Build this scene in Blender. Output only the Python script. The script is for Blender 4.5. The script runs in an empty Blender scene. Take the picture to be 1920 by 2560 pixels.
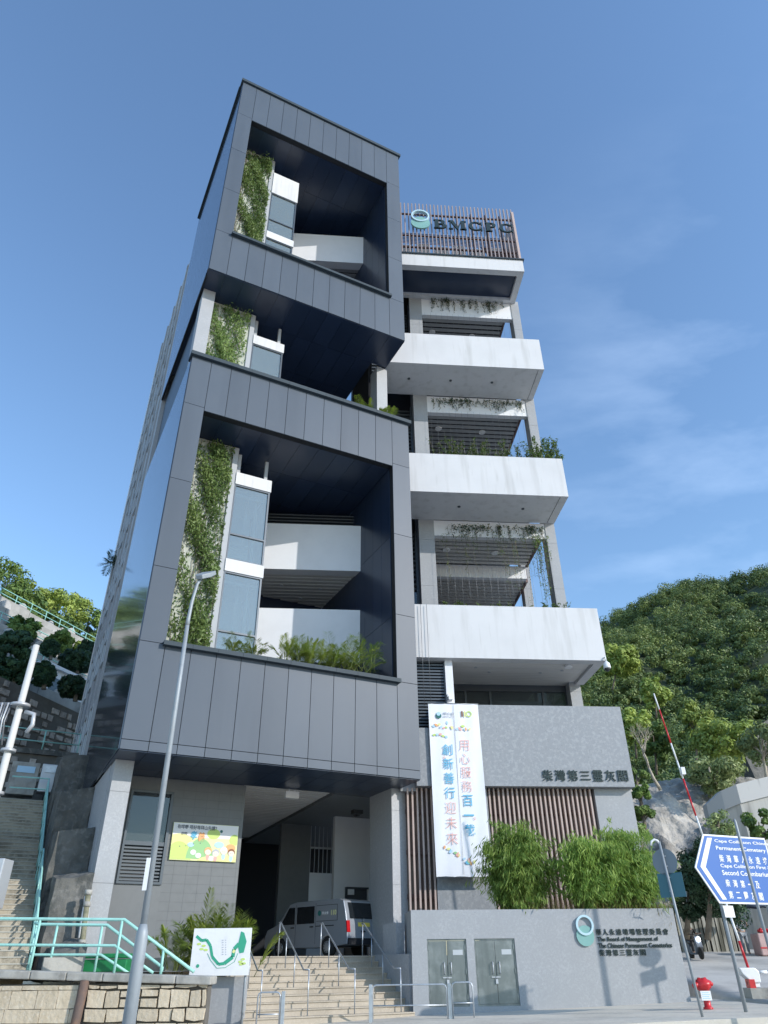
import bpy, bmesh, math, random
import numpy as np
from mathutils import Matrix, Vector
R = math.radians
random.seed(7); rng = np.random.default_rng(7)
S = bpy.context.scene
col = S.collection
# ------------------------------------------------------------------ camera
FPX, PITCH, ROLL = 1773.0, R(32.5), 0.012
cd = bpy.data.cameras.new("camera"); cam = bpy.data.objects.new("camera", cd); col.objects.link(cam)
cd.sensor_fit = 'VERTICAL'; cd.sensor_height = 36.0; cd.lens = 36.0 * FPX / 2560.0
cd.clip_start = 0.1; cd.clip_end = 3000
_fw = Vector((0, math.cos(PITCH), math.sin(PITCH))); _up = Vector((0, -math.sin(PITCH), math.cos(PITCH))); _rt = Vector((1, 0, 0))
_c, _s = math.cos(ROLL), math.sin(ROLL)
_X = _rt * _c - _up * _s; _Y = _rt * _s + _up * _c
_Rm = Matrix((_X, _Y, -_fw)).transposed()
cam.matrix_world = _Rm.to_4x4()
S.camera = cam
# ------------------------------------------------------------------ sky, sun, exposure
SUN_AZ, SUN_EL = 121.0, 24.5
w = bpy.data.worlds.new("World"); S.world = w; w.use_nodes = True
nt = w.node_tree; nt.nodes.clear()
wo = nt.nodes.new('ShaderNodeOutputWorld'); bg = nt.nodes.new('ShaderNodeBackground')
sky = nt.nodes.new('ShaderNodeTexSky'); sky.sky_type = 'NISHITA'; sky.sun_disc = False
sky.sun_elevation = R(SUN_EL); sky.sun_rotation = R(SUN_AZ)
sky.altitude = 0; sky.air_density = 1.3; sky.dust_density = 0.2; sky.ozone_density = 4.5
# thin wisps of high cloud, laid out by direction in the sky
tc = nt.nodes.new('ShaderNodeTexCoord'); mp = nt.nodes.new('ShaderNodeMapping')
mp.inputs['Rotation'].default_value = (0, 0, R(20)); mp.inputs['Scale'].default_value = (1.0, 3.2, 4.2)
nz = nt.nodes.new('ShaderNodeTexNoise'); nz.inputs['Scale'].default_value = 1.7; nz.inputs['Detail'].default_value = 7; nz.inputs['Roughness'].default_value = 0.55
cr = nt.nodes.new('ShaderNodeValToRGB'); cr.color_ramp.elements[0].position = 0.50; cr.color_ramp.elements[1].position = 0.84
cr.color_ramp.elements[0].color = (0, 0, 0, 1); cr.color_ramp.elements[1].color = (.27, .27, .27, 1)
mx = nt.nodes.new('ShaderNodeMix'); mx.data_type = 'RGBA'; mx.inputs[7].default_value = (5.2, 6.4, 8.2, 1)
L = nt.links.new
sx_ = nt.nodes.new('ShaderNodeSeparateXYZ'); L(tc.outputs['Generated'], sx_.inputs[0])
def mrange(sock, a, b):
    q = nt.nodes.new('ShaderNodeMapRange'); q.interpolation_type = 'SMOOTHSTEP'; q.inputs[1].default_value = a; q.inputs[2].default_value = b; L(sock, q.inputs[0]); return q.outputs[0]
def mmul(a, b):
    q = nt.nodes.new('ShaderNodeMath'); q.operation = 'MULTIPLY'; L(a, q.inputs[0]); L(b, q.inputs[1]); return q.outputs[0]
L(tc.outputs['Generated'], mp.inputs['Vector']); L(mp.outputs[0], nz.inputs['Vector']); L(nz.outputs[0], cr.inputs[0])
L(mmul(cr.outputs[0], mmul(mrange(sx_.outputs[0], .05, .4), mrange(sx_.outputs[2], .88, .62))), mx.inputs[0]); L(sky.outputs[0], mx.inputs[6]); L(mx.outputs[2], bg.inputs[0]); L(bg.outputs[0], wo.inputs[0])
bg.inputs[1].default_value = 0.15
sl = bpy.data.lights.new("sun", 'SUN'); sl.energy = 2.25; sl.angle = R(0.5); sl.color = (1.0, 0.95, 0.89)
sun = bpy.data.objects.new("sun", sl); col.objects.link(sun)
SUNV = Vector((math.sin(R(SUN_AZ)) * math.cos(R(SUN_EL)), math.cos(R(SUN_AZ)) * math.cos(R(SUN_EL)), math.sin(R(SUN_EL))))
sun.rotation_euler = SUNV.to_track_quat('Z', 'Y').to_euler(); sun.location = (20, -10, 40)
S.view_settings.view_transform = 'Standard'; S.view_settings.look = 'None'; S.view_settings.gamma = 1
S.view_settings.exposure = 0.78
S.cycles.max_bounces = 7; S.cycles.transparent_max_bounces = 12
# ------------------------------------------------------------------ frames and placing helpers
def ray(px, py):
    x, y = px - 960.0, 1280.0 - py
    xr, yr = x * _c + y * _s, -x * _s + y * _c
    return Vector((xr, FPX * math.cos(PITCH) - yr * math.sin(PITCH), FPX * math.sin(PITCH) + yr * math.cos(PITCH)))
def at(px, py, Y):            # the point of a line of sight that lies Y metres ahead
    d = ray(px, py); return d * (Y / d.y)
def frame(o, rz): return Matrix.Translation(Vector(o)) @ Matrix.Rotation(rz, 4, 'Z')
TW = frame((-9.198, 24.871, 0), R(27.2))      # tower: x along its front, y inward, z up (0 = eye level)
WG = frame((0, 31.2, 0), R(4.8))              # terrace wing and its stone block
PL = frame((0, 27.0, 0), R(4.8)) @ Matrix.Scale(.954, 4)   # planter wall by the pavement
ID = Matrix.Identity(4)
def on(M, px, py, s):         # local point of frame M where a line of sight meets its plane y = s
    d = ray(px, py); n = M.to_3x3() @ Vector((0, 1, 0)); o = M @ Vector((0, s, 0))
    return M.inverted() @ (d * (o.dot(n) / d.dot(n)))
# ------------------------------------------------------------------ materials
def mat(name, color, rough=0.6, metal=0.0, noise=None, streak=None, bump=None, island=0.0, spec=0.5, emit=None, coat=0.0):
    m = bpy.data.materials.new(name); m.use_nodes = True
    n = m.node_tree.nodes; l = m.node_tree.links; b = n['Principled BSDF']
    b.inputs['Roughness'].default_value = rough; b.inputs['Metallic'].default_value = metal
    b.inputs['Specular IOR Level'].default_value = spec; b.inputs['Coat Weight'].default_value = coat
    base = n.new('ShaderNodeRGB'); base.outputs[0].default_value = (*color, 1); cur = base.outputs[0]
    t = n.new('ShaderNodeTexCoord')
    def mul(cur, fac_socket, c2):
        q = n.new('ShaderNodeMix'); q.data_type = 'RGBA'; l.new(fac_socket, q.inputs[0]); l.new(cur, q.inputs[6]); q.inputs[7].default_value = (*c2, 1); return q.outputs[2]
    def ramp(sock, a, bb):
        r = n.new('ShaderNodeMapRange'); r.inputs[1].default_value = a; r.inputs[2].default_value = bb; l.new(sock, r.inputs[0]); return r.outputs[0]
    if noise:
        for (sc, c2, lo, hi) in noise:
            z = n.new('ShaderNodeTexNoise'); z.inputs['Scale'].default_value = sc; z.inputs['Detail'].default_value = 6; z.inputs['Roughness'].default_value = .6
            l.new(t.outputs['Object'], z.inputs['Vector']); cur = mul(cur, ramp(z.outputs[0], lo, hi), c2)
    if streak:                # rain streaks: noise stretched along z
        for (sx, sz, c2, lo, hi) in streak:
            mpn = n.new('ShaderNodeMapping'); mpn.inputs['Scale'].default_value = (sx, sx, sz); l.new(t.outputs['Object'], mpn.inputs[0])
            z = n.new('ShaderNodeTexNoise'); z.inputs['Scale'].default_value = 1; z.inputs['Detail'].default_value = 5; l.new(mpn.outputs[0], z.inputs['Vector'])
            cur = mul(cur, ramp(z.outputs[0], lo, hi), c2)
    if island:
        g = n.new('ShaderNodeNewGeometry'); h = n.new('ShaderNodeHueSaturation'); l.new(cur, h.inputs['Color'])
        r = n.new('ShaderNodeMapRange'); r.inputs[3].default_value = 1 - island; r.inputs[4].default_value = 1 + island
        l.new(g.outputs['Random Per Island'], r.inputs[0]); l.new(r.outputs[0], h.inputs['Value']); cur = h.outputs[0]
    l.new(cur, b.inputs['Base Color'])
    if bump:
        z = n.new('ShaderNodeTexNoise'); z.inputs['Scale'].default_value = bump[0]; z.inputs['Detail'].default_value = 5; l.new(t.outputs['Object'], z.inputs['Vector'])
        q = n.new('ShaderNodeBump'); q.inputs['Strength'].default_value = bump[1]; q.inputs['Distance'].default_value = bump[2] if len(bump) > 2 else 0.02
        l.new(z.outputs[0], q.inputs['Height']); l.new(q.outputs[0], b.inputs['Normal'])
    if emit: b.inputs['Emission Color'].default_value = (*emit[0], 1); b.inputs['Emission Strength'].default_value = emit[1]
    return m
def leafmat(name, c1, c2, trans=0.35, c3=None):
    m = bpy.data.materials.new(name); m.use_nodes = True
    n = m.node_tree.nodes; l = m.node_tree.links; n.clear()
    o = n.new('ShaderNodeOutputMaterial'); g = n.new('ShaderNodeNewGeometry'); oi = n.new('ShaderNodeObjectInfo')
    a = n.new('ShaderNodeAttribute'); a.attribute_name = 'rnd'
    rp = n.new('ShaderNodeValToRGB'); rp.color_ramp.elements[0].color = (*c1, 1); rp.color_ramp.elements[1].color = (*c2, 1)
    if c3: e = rp.color_ramp.elements.new(0.9); e.color = (*c2, 1); rp.color_ramp.elements[-1].color = (*c3, 1)
    l.new(a.outputs['Fac'], rp.inputs[0])
    h = n.new('ShaderNodeHueSaturation'); r = n.new('ShaderNodeMapRange'); r.inputs[3].default_value = .8; r.inputs[4].default_value = 1.2
    l.new(oi.outputs['Random'], r.inputs[0]); l.new(r.outputs[0], h.inputs['Value']); l.new(rp.outputs[0], h.inputs['Color'])
    d = n.new('ShaderNodeBsdfPrincipled'); d.inputs['Roughness'].default_value = .5; d.inputs['Specular IOR Level'].default_value = .3
    t = n.new('ShaderNodeBsdfTranslucent'); mxs = n.new('ShaderNodeMixShader'); mxs.inputs[0].default_value = trans
    l.new(h.outputs[0], d.inputs['Base Color']); l.new(h.outputs[0], t.inputs[0]); l.new(d.outputs[0], mxs.inputs[1]); l.new(t.outputs[0], mxs.inputs[2]); l.new(mxs.outputs[0], o.inputs[0])
    return m
def glassmat(name, tint, refl, rough=0.02, gc=(.9, .95, 1), haze=0.0, dc=(.5, .56, .56)):
    m = bpy.data.materials.new(name); m.use_nodes = True
    n = m.node_tree.nodes; l = m.node_tree.links; n.clear()
    o = n.new('ShaderNodeOutputMaterial'); t = n.new('ShaderNodeBsdfTransparent'); t.inputs[0].default_value = (*tint, 1)
    g = n.new('ShaderNodeBsdfGlossy'); g.inputs['Roughness'].default_value = rough; g.inputs[0].default_value = (*gc, 1)
    tc = n.new('ShaderNodeTexCoord'); z = n.new('ShaderNodeTexNoise'); z.inputs['Scale'].default_value = .9; l.new(tc.outputs['Object'], z.inputs['Vector'])
    bp = n.new('ShaderNodeBump'); bp.inputs['Strength'].default_value = .12; bp.inputs['Distance'].default_value = .03; l.new(z.outputs[0], bp.inputs['Height']); l.new(bp.outputs[0], g.inputs['Normal'])
    f = n.new('ShaderNodeFresnel'); f.inputs[0].default_value = 1.5; ad = n.new('ShaderNodeMath'); ad.operation = 'ADD'; ad.use_clamp = True; ad.inputs[1].default_value = refl
    mxs = n.new('ShaderNodeMixShader'); l.new(f.outputs[0], ad.inputs[0]); l.new(ad.outputs[0], mxs.inputs[0]); l.new(t.outputs[0], mxs.inputs[1]); l.new(g.outputs[0], mxs.inputs[2])
    d = n.new('ShaderNodeBsdfDiffuse'); d.inputs[0].default_value = (*dc, 1); m2 = n.new('ShaderNodeMixShader'); m2.inputs[0].default_value = haze  # flat pale haze mixed over the glass to lighten its blue reflection
    l.new(mxs.outputs[0], m2.inputs[1]); l.new(d.outputs[0], m2.inputs[2]); l.new(m2.outputs[0], o.inputs[0])
    return m
M = {}
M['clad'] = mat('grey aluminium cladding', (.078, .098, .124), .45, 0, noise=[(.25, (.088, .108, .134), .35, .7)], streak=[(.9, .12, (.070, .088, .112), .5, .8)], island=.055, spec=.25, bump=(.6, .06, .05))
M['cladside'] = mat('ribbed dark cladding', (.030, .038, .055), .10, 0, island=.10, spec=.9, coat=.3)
M['joint'] = mat('black joint', (.012, .014, .018), .8)
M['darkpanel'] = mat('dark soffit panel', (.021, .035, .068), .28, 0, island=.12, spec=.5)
M['coping'] = mat('dark metal coping', (.040, .056, .068), .6, 0, island=.06, spec=.25)
M['white'] = mat('white painted concrete', (.63, .63, .63), .75, noise=[(.5, (.58, .58, .58), .45, .8)], streak=[(2.2, .22, (.45, .445, .43), .52, .90), (6, .6, (.47, .465, .45), .60, .92)], bump=(25, .05))
M['whiteclean'] = mat('white panel', (.74, .75, .77), .6, noise=[(1.2, (.70, .71, .73), .45, .75)])
M['granite'] = mat('light grey granite', (.345, .355, .365), .6, noise=[(14, (.40, .41, .42), .48, .64), (34, (.27, .275, .29), .54, .70), (1.3, (.32, .33, .34), .4, .8)])
M['granite2'] = mat('grey granite', (.36, .37, .385), .55, noise=[(13, (.42, .43, .445), .48, .64), (34, (.29, .30, .315), .54, .70)], streak=[(1.4, .2, (.32, .33, .34), .55, .9)])
M['stone'] = mat('stone block granite', (.275, .29, .305), .65, noise=[(7, (.335, .35, .365), .48, .62), (20, (.22, .23, .245), .55, .7)], streak=[(2.0, .15, (.30, .31, .32), .55, .9)])
M['tilejoint'] = mat('grey tile joint', (.105, .11, .115), .7)
M['trellis'] = mat('stained trellis wall', (.50, .51, .46), .8, noise=[(2.2, (.36, .39, .30), .42, .66)], streak=[(3, .3, (.28, .31, .22), .5, .78)])
M['tile'] = mat('grey wall tile', (.145, .155, .16), .5, noise=[(3, (.13, .14, .145), .4, .7)], island=.05)
M['fin'] = mat('pinkish bronze fin', (.50, .39, .345), .5, .0, island=.06, noise=[(3, (.42, .33, .29), .45, .75)])
M['finroof'] = mat('dull purple bronze fin', (.33, .275, .265), .5, .0, island=.08)
M['finred'] = mat('dark bronze screen', (.13, .075, .065), .6, island=.1)
M['slat'] = mat('grey ceiling slat', (.52, .51, .49), .55, island=.06)
M['slatgrey'] = mat('mid grey ceiling slat', (.34, .345, .35), .55, island=.06)
M['slatlight'] = mat('pale ceiling slat', (.72, .70, .66), .6, island=.04)
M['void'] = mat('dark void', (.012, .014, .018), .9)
M['louvre'] = mat('louvre blade', (.10, .115, .13), .45, .3)
M['frame'] = mat('window frame', (.085, .10, .115), .4, .5)
M['framelight'] = mat('pale metal frame', (.50, .52, .54), .4, .3)
M['postgrey'] = mat('pale grey post', (.36, .375, .39), .6)
M['glass'] = glassmat('bay glass', (.66, .75, .76), .20, .02, (.64, .70, .70), .20, (.50, .56, .55))
M['glassdark'] = glassmat('dark glass', (.20, .26, .28), .05, .02, (.6, .66, .7), .08)
M['teal'] = mat('teal painted rail', (.33, .62, .55), .45, noise=[(6, (.28, .52, .46), .5, .75)])
M['steel'] = mat('galvanised steel', (.50, .53, .56), .38, .6, noise=[(7, (.40, .43, .46), .45, .7)])
M['steelpaint'] = mat('silver grey paint', (.30, .33, .35), .5, .1, noise=[(5, (.25, .275, .295), .5, .75)], streak=[(9, .6, (.22, .24, .25), .55, .85)])
M['stainless'] = mat('stainless steel', (.20, .22, .215), .36, .6, noise=[(2.2, (.30, .32, .315), .45, .7)], streak=[(3, .5, (.13, .15, .145), .48, .78)])
M['step'] = mat('cream stone step', (.42, .365, .29), .7, noise=[(.9, (.31, .265, .205), .46, .74), (3.5, (.37, .32, .25), .45, .75), (18, (.46, .405, .33), .52, .7)], island=.06)
M['concrete'] = mat('weathered concrete', (.40, .385, .345), .85, noise=[(1.3, (.22, .21, .19), .46, .68), (6, (.36, .35, .32), .5, .7)], streak=[(1.6, .3, (.13, .13, .12), .54, .82)], bump=(5, .5, .05))
M['concretedark'] = mat('mossy concrete', (.145, .14, .125), .9, noise=[(1.1, (.07, .072, .066), .42, .66), (5, (.21, .20, .18), .52, .72)], streak=[(1.3, .25, (.05, .055, .05), .5, .8)], bump=(3, .8, .1))
M['ashlar'] = mat('cream ashlar', (.54, .455, .335), .85, noise=[(2.2, (.45, .37, .26), .42, .7), (11, (.60, .53, .42), .52, .72)], island=.12, bump=(9, .7, .04))
M['rubble'] = mat('pinkish rubble stone', (.44, .39, .34), .9, noise=[(3, (.22, .19, .165), .42, .7)], island=.25, bump=(7, .8, .05))
M['mortar'] = mat('dark mortar', (.12, .11, .095), .95, noise=[(2, (.15, .14, .12), .45, .7)], bump=(6, .5))
M['paving'] = mat('pale pavement', (.64, .585, .49), .85, noise=[(.5, (.45, .41, .345), .44, .72), (2.5, (.52, .475, .40), .5, .75), (9, (.69, .635, .54), .52, .72)], bump=(20, .2))
M['roadbounce'] = mat('pale bounce road', (.52, .50, .465), .9, noise=[(1, (.35, .335, .31), .42, .7), (30, (.48, .46, .43), .55, .75)], bump=(40, .3))  # road out of view, made pale to bounce sunlight up onto the soffits
M['driveway'] = mat('concrete driveway', (.52, .50, .46), .9, noise=[(.35, (.31, .30, .275), .42, .7), (5, (.45, .43, .40), .5, .72)], bump=(14, .3))
M['groundbounce'] = mat('pale bounce ground', (.50, .49, .46), .9, noise=[(.2, (.33, .32, .30), .42, .7)])  # unseen ground given a pale colour to throw light up under the bands
M['soil'] = mat('soil', (.10, .085, .055), .95, noise=[(2, (.06, .065, .03), .4, .7)])
M['hill'] = mat('hillside undergrowth', (.04, .065, .035), .95, noise=[(.2, (.06, .08, .04), .42, .7)])
M['rock'] = mat('weathered rock face', (.46, .42, .36), .9, noise=[(.18, (.24, .22, .19), .42, .62), (1.1, (.55, .51, .44), .48, .7)], streak=[(.5, .09, (.14, .135, .12), .5, .75)], bump=(1.3, .9, .5))
M['bark'] = mat('tree bark', (.20, .165, .12), .9, noise=[(4, (.12, .10, .075), .4, .7)], bump=(12, .6))
M['barkpale'] = mat('pale bark', (.50, .44, .345), .9, noise=[(3, (.38, .33, .26), .4, .7)], bump=(8, .5))
M['red'] = mat('red paint', (.56, .025, .03), .35, noise=[(5, (.44, .02, .025), .5, .75)])
M['whitepaint'] = mat('white paint', (.80, .80, .80), .4, noise=[(4, (.72, .72, .72), .5, .75)])
M['bluesign'] = mat('blue sign sheet', (.030, .125, .40), .45)
M['signback'] = mat('sign back grey', (.20, .235, .265), .5, .3)
M['signteal'] = mat('sign back teal', (.055, .155, .19), .5, .2)
M['black'] = mat('black plastic', (.018, .018, .02), .5)
M['greenbin'] = mat('green plastic', (.015, .22, .075), .45, noise=[(3, (.01, .16, .05), .45, .7)])
M['letter'] = mat('dark green bronze letter', (.028, .048, .048), .45, .3)
M['lettertealring'] = mat('pale blue ring', (.48, .66, .72), .45)
M['jade'] = mat('jade disc', (.20, .40, .37), .5, noise=[(2, (.23, .43, .40), .45, .7)])
M['vinyl'] = mat('white banner vinyl', (.80, .81, .84), .5, noise=[(.8, (.76, .77, .81), .4, .7)])
M['ink_b'] = mat('sky blue ink', (.13, .45, .66), .6); M['ink_r'] = mat('coral ink', (.80, .42, .36), .6)
M['ink_y'] = mat('lemon ink', (.80, .78, .32), .6); M['ink_g'] = mat('leaf green ink', (.30, .55, .25), .6); M['ink_o'] = mat('orange ink', (.85, .42, .18), .6)
M['ink_k'] = mat('grey ink', (.10, .12, .15), .6); M['ink_pg'] = mat('pale green ink', (.56, .72, .20), .6); M['ink_t'] = mat('dark teal ink', (.02, .14, .13), .6)
M['ink_lb'] = mat('light blue ink', (.45, .66, .82), .6); M['ink_skin'] = mat('cream ink', (.85, .72, .60), .6); M['ink_br'] = mat('brown ink', (.25, .11, .05), .6)
M['ink_gr'] = mat('emerald ink', (.04, .36, .22), .6); M['ink_w'] = mat('white ink', (.82, .82, .82), .6); M['ink_lk'] = mat('pale grey ink', (.45, .47, .52), .6)
M['vanpaint'] = mat('silver van paint', (.31, .335, .37), .3, .3, coat=.5)
M['stonestep'] = mat('weathered stone step', (.40, .355, .275), .9, noise=[(1.1, (.20, .18, .14), .44, .64), (7, (.46, .41, .32), .5, .7)], bump=(6, .5, .04))
M['tyre'] = mat('tyre rubber', (.02, .02, .02), .8); M['hub'] = mat('steel wheel', (.42, .43, .44), .4, .6)
M['taillight'] = mat('red tail lamp', (.45, .01, .015), .2); M['plate'] = mat('yellow number plate', (.75, .60, .10), .5)
M['vanglass'] = mat('tinted van glass', (.012, .015, .018), .06, spec=.8)
M['wire'] = mat('thin wire', (.20, .21, .22), .4, .5)
M['tarp'] = mat('pink tarpaulin', (.55, .38, .35), .8, noise=[(2, (.45, .30, .28), .4, .7)])
M['bluecloth'] = mat('dark blue cloth', (.03, .045, .075), .8); M['skin'] = mat('skin', (.45, .29, .21), .6)
M['corr'] = mat('weathered pale board', (.44, .425, .36), .8, streak=[(4, .4, (.10, .10, .075), .40, .62)], island=.2)
M['lamp'] = mat('headlamp', (.9, .92, 1), .2, emit=((.85, .9, 1), 9.0))
M['leaf'] = leafmat('mid green leaf', (.065, .13, .035), (.22, .31, .075), .22)
M['leafbright'] = leafmat('bright palm leaf', (.12, .21, .03), (.42, .48, .09), .42, (.44, .44, .10))
M['leafdark'] = leafmat('dark green leaf', (.020, .055, .032), (.065, .125, .055), .15)
M['leafhill'] = leafmat('hillside leaf', (.060, .115, .050), (.30, .37, .11), .16)
M['leafyellow'] = leafmat('yellow green leaf', (.17, .25, .05), (.46, .54, .13), .22)
M['leafpale'] = leafmat('pale olive leaf', (.16, .22, .08), (.34, .40, .17), .22)
M['bamboo'] = leafmat('bamboo leaf', (.12, .24, .04), (.40, .52, .13), .42)
M['vine'] = leafmat('creeper leaf', (.07, .14, .04), (.27, .36, .12), .35)
M['grassdry'] = leafmat('dry grass blade', (.20, .19, .06), (.42, .34, .15), .35)
M['fern'] = leafmat('feathery weed', (.06, .12, .03), (.20, .27, .08), .4)
# ------------------------------------------------------------------ object helpers
ABS = {}
class MB:
    def __init__(s, F=ID): s.v = []; s.f = []; s.sm = []; s.F = F
    def pts(s, P):
        k = len(s.v); s.v += [tuple(s.F @ Vector(p)) for p in P]; return k
    def face(s, idx, sm=False): s.f.append(tuple(idx)); s.sm.append(sm)
    def box(s, x0, x1, y0, y1, z0, z1):
        if x0 > x1: x0, x1 = x1, x0
        if y0 > y1: y0, y1 = y1, y0
        if z0 > z1: z0, z1 = z1, z0
        k = s.pts([(x0, y0, z0), (x1, y0, z0), (x1, y1, z0), (x0, y1, z0), (x0, y0, z1), (x1, y0, z1), (x1, y1, z1), (x0, y1, z1)])
        for q in ((0, 3, 2, 1), (4, 5, 6, 7), (0, 1, 5, 4), (1, 2, 6, 5), (2, 3, 7, 6), (3, 0, 4, 7)): s.face([k + i for i in q])
        return s
    def prism(s, poly, h, axis='z', a=0.0):    # poly in the two other axes (x,y), (x,z) or (y,z); extruded a..a+h along axis
        P = {'z': lambda p, t: (p[0], p[1], t), 'y': lambda p, t: (p[0], t, p[1]), 'x': lambda p, t: (t, p[0], p[1])}[axis]
        n = len(poly); k = s.pts([P(p, a) for p in poly] + [P(p, a + h) for p in poly])
        s.face([k + i for i in range(n)][::-1]); s.face([k + n + i for i in range(n)])
        for i in range(n): s.face([k + i, k + (i + 1) % n, k + n + (i + 1) % n, k + n + i])
        return s
    def tube(s, P, r, n=8, caps=True):
        P = [Vector(p) for p in P]; m = len(P); rs = r if isinstance(r, (list, tuple)) else [r] * m
        rings = []; prev = None
        for i, p in enumerate(P):
            d = (P[min(i + 1, m - 1)] - P[max(i - 1, 0)]).normalized()
            if prev is None: a = d.orthogonal().normalized()
            else: a = (prev - d * prev.dot(d)); a = a.normalized() if a.length > 1e-6 else d.orthogonal().normalized()
            prev = a; b = d.cross(a)
            rings.append(s.pts([p + (a * math.cos(2 * math.pi * j / n) + b * math.sin(2 * math.pi * j / n)) * rs[i] for j in range(n)]))
        for i in range(m - 1):
            for j in range(n): s.face([rings[i] + j, rings[i] + (j + 1) % n, rings[i + 1] + (j + 1) % n, rings[i + 1] + j], True)
        if caps: s.face([rings[0] + j for j in range(n)][::-1]); s.face([rings[-1] + j for j in range(n)])
        return s
    def lathe(s, prof, c=(0, 0, 0), n=16, ax='z'):
        T = {'z': lambda r, h, a: (c[0] + r * math.cos(a), c[1] + r * math.sin(a), c[2] + h), 'y': lambda r, h, a: (c[0] + r * math.cos(a), c[1] + h, c[2] - r * math.sin(a)), 'x': lambda r, h, a: (c[0] + h, c[1] + r * math.cos(a), c[2] + r * math.sin(a))}[ax]
        ks = [s.pts([T(r, h, 2 * math.pi * j / n) for j in range(n)]) for r, h in prof]
        for i in range(len(ks) - 1):
            for j in range(n): s.face([ks[i] + j, ks[i] + (j + 1) % n, ks[i + 1] + (j + 1) % n, ks[i + 1] + j], True)
        s.face([ks[0] + j for j in range(n)][::-1]); s.face([ks[-1] + j for j in range(n)])
        return s
    def sphere(s, c, r, n=10, sq=(1, 1, 1)):
        prof = [(r * math.sin(math.pi * (i + .02) / (n + .04)), -r * math.cos(math.pi * (i + .02) / (n + .04))) for i in range(n + 1)]
        k0 = len(s.v); s.lathe(prof, (0, 0, 0), n + 4)
        Fi = s.F.inverted()
        for i in range(k0, len(s.v)):
            p = Fi @ Vector(s.v[i]); s.v[i] = tuple(s.F @ Vector((c[0] + p.x * sq[0], c[1] + p.y * sq[1], c[2] + p.z * sq[2])))
        return s
    def quad(s, P): k = s.pts(P); s.face(range(k, k + len(P))); return s
    def ring(s, c, r0, r1, y0, y1, n=28, sx=1.0, sz=1.0):   # flat ring standing in the x-z plane
        ks = [s.pts([(c[0] + r * sx * math.cos(2 * math.pi * j / n), y, c[1] + r * sz * math.sin(2 * math.pi * j / n)) for j in range(n)]) for r, y in ((r0, y0), (r1, y0), (r1, y1), (r0, y1))]
        for q in range(4):
            for j in range(n): s.face([ks[q] + j, ks[q] + (j + 1) % n, ks[(q + 1) % 4] + (j + 1) % n, ks[(q + 1) % 4] + j])
        return s
    def disc(s, c, r, y0, y1, n=28, sx=1.0, sz=1.0):
        return s.prism([(c[0] + r * sx * math.cos(2 * math.pi * j / n), c[1] + r * sz * math.sin(2 * math.pi * j / n)) for j in range(n)], y1 - y0, 'y', y0)
    def build(s, name, m, parent=None, label=None, bevel=0.0, loc=None):
        me = bpy.data.meshes.new(name)
        o = bpy.data.objects.new(name, me)
        base = ABS.get(parent.name, Vector((0, 0, 0))) if parent else (Vector(loc) if loc is not None else Vector((0, 0, 0)))
        me.from_pydata([(x - base.x, y - base.y, z - base.z) for x, y, z in s.v], [], s.f)
        me.polygons.foreach_set('use_smooth', s.sm)
        b = bmesh.new(); b.from_mesh(me); bmesh.ops.recalc_face_normals(b, faces=b.faces); b.to_mesh(me); b.free()
        me.materials.append(M[m] if isinstance(m, str) else m); col.objects.link(o)
        if parent: o.parent = parent
        else: o.location = base
        ABS[o.name] = base
        if bevel:
            md = o.modifiers.new('bevel', 'BEVEL'); md.width = bevel; md.segments = 2; md.limit_method = 'ANGLE'
        if label: o['label'] = label
        return o
def tag(o, label=None, cat=None, group=None, kind=None):
    if label: o['label'] = label
    if cat: o['category'] = cat
    if group: o['group'] = group
    if kind: o['kind'] = kind
    return o
def thing(name, label, cat, loc=(0, 0, 0), group=None):
    o = bpy.data.objects.new(name, None); col.objects.link(o); o.empty_display_size = .3
    o.location = loc; ABS[o.name] = Vector(loc); return tag(o, label, cat, group)
def dup(o, loc, rz=0.0, sc=1.0, label=None, parent=None):
    c = o.copy(); col.objects.link(c)
    if parent is None:
        c.location = loc; c.rotation_euler = (0, 0, rz); c.scale = (sc, sc, sc) if not isinstance(sc, (tuple, list)) else sc
        ABS[c.name] = Vector(loc)
        if label: c['label'] = label
    else: c.parent = parent
    for ch in list(o.children): dup(ch, None, parent=c)
    return c
def kids(o): return list(o.children)
def text(body, F, x0, x1, z0, z1, y, thick, m, parent, name='lettering', bold=0.0, label=None, fit=True, shear=0.0):
    """letters standing on the plane y of frame F, filling x0..x1, z0..z1"""
    c = bpy.data.curves.new('t', 'FONT'); c.body = body; c.size = 1; c.extrude = .5; c.offset = bold; c.resolution_u = 3; c.shear = shear
    o = bpy.data.objects.new('t', c); col.objects.link(o); bpy.context.view_layer.update()
    me = bpy.data.meshes.new_from_object(o.evaluated_get(bpy.context.evaluated_depsgraph_get()))
    bpy.data.objects.remove(o); bpy.data.curves.remove(c)
    V = np.array([v.co[:] for v in me.vertices])
    if len(V) == 0: return None
    lo, hi = V.min(0), V.max(0)
    b = MB(F)
    sx = (x1 - x0) / (hi[0] - lo[0]); sz = (z1 - z0) / max(hi[1] - lo[1], 1e-6)
    if not fit: sz = sx
    b.pts([(x0 + (p[0] - lo[0]) * sx, y - (p[2] + .5) * thick, z0 + (p[1] - lo[1]) * sz) for p in V])
    for p in me.polygons: b.face(list(p.vertices))
    bpy.data.meshes.remove(me)
    return b.build(name, m, parent, label)
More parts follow.
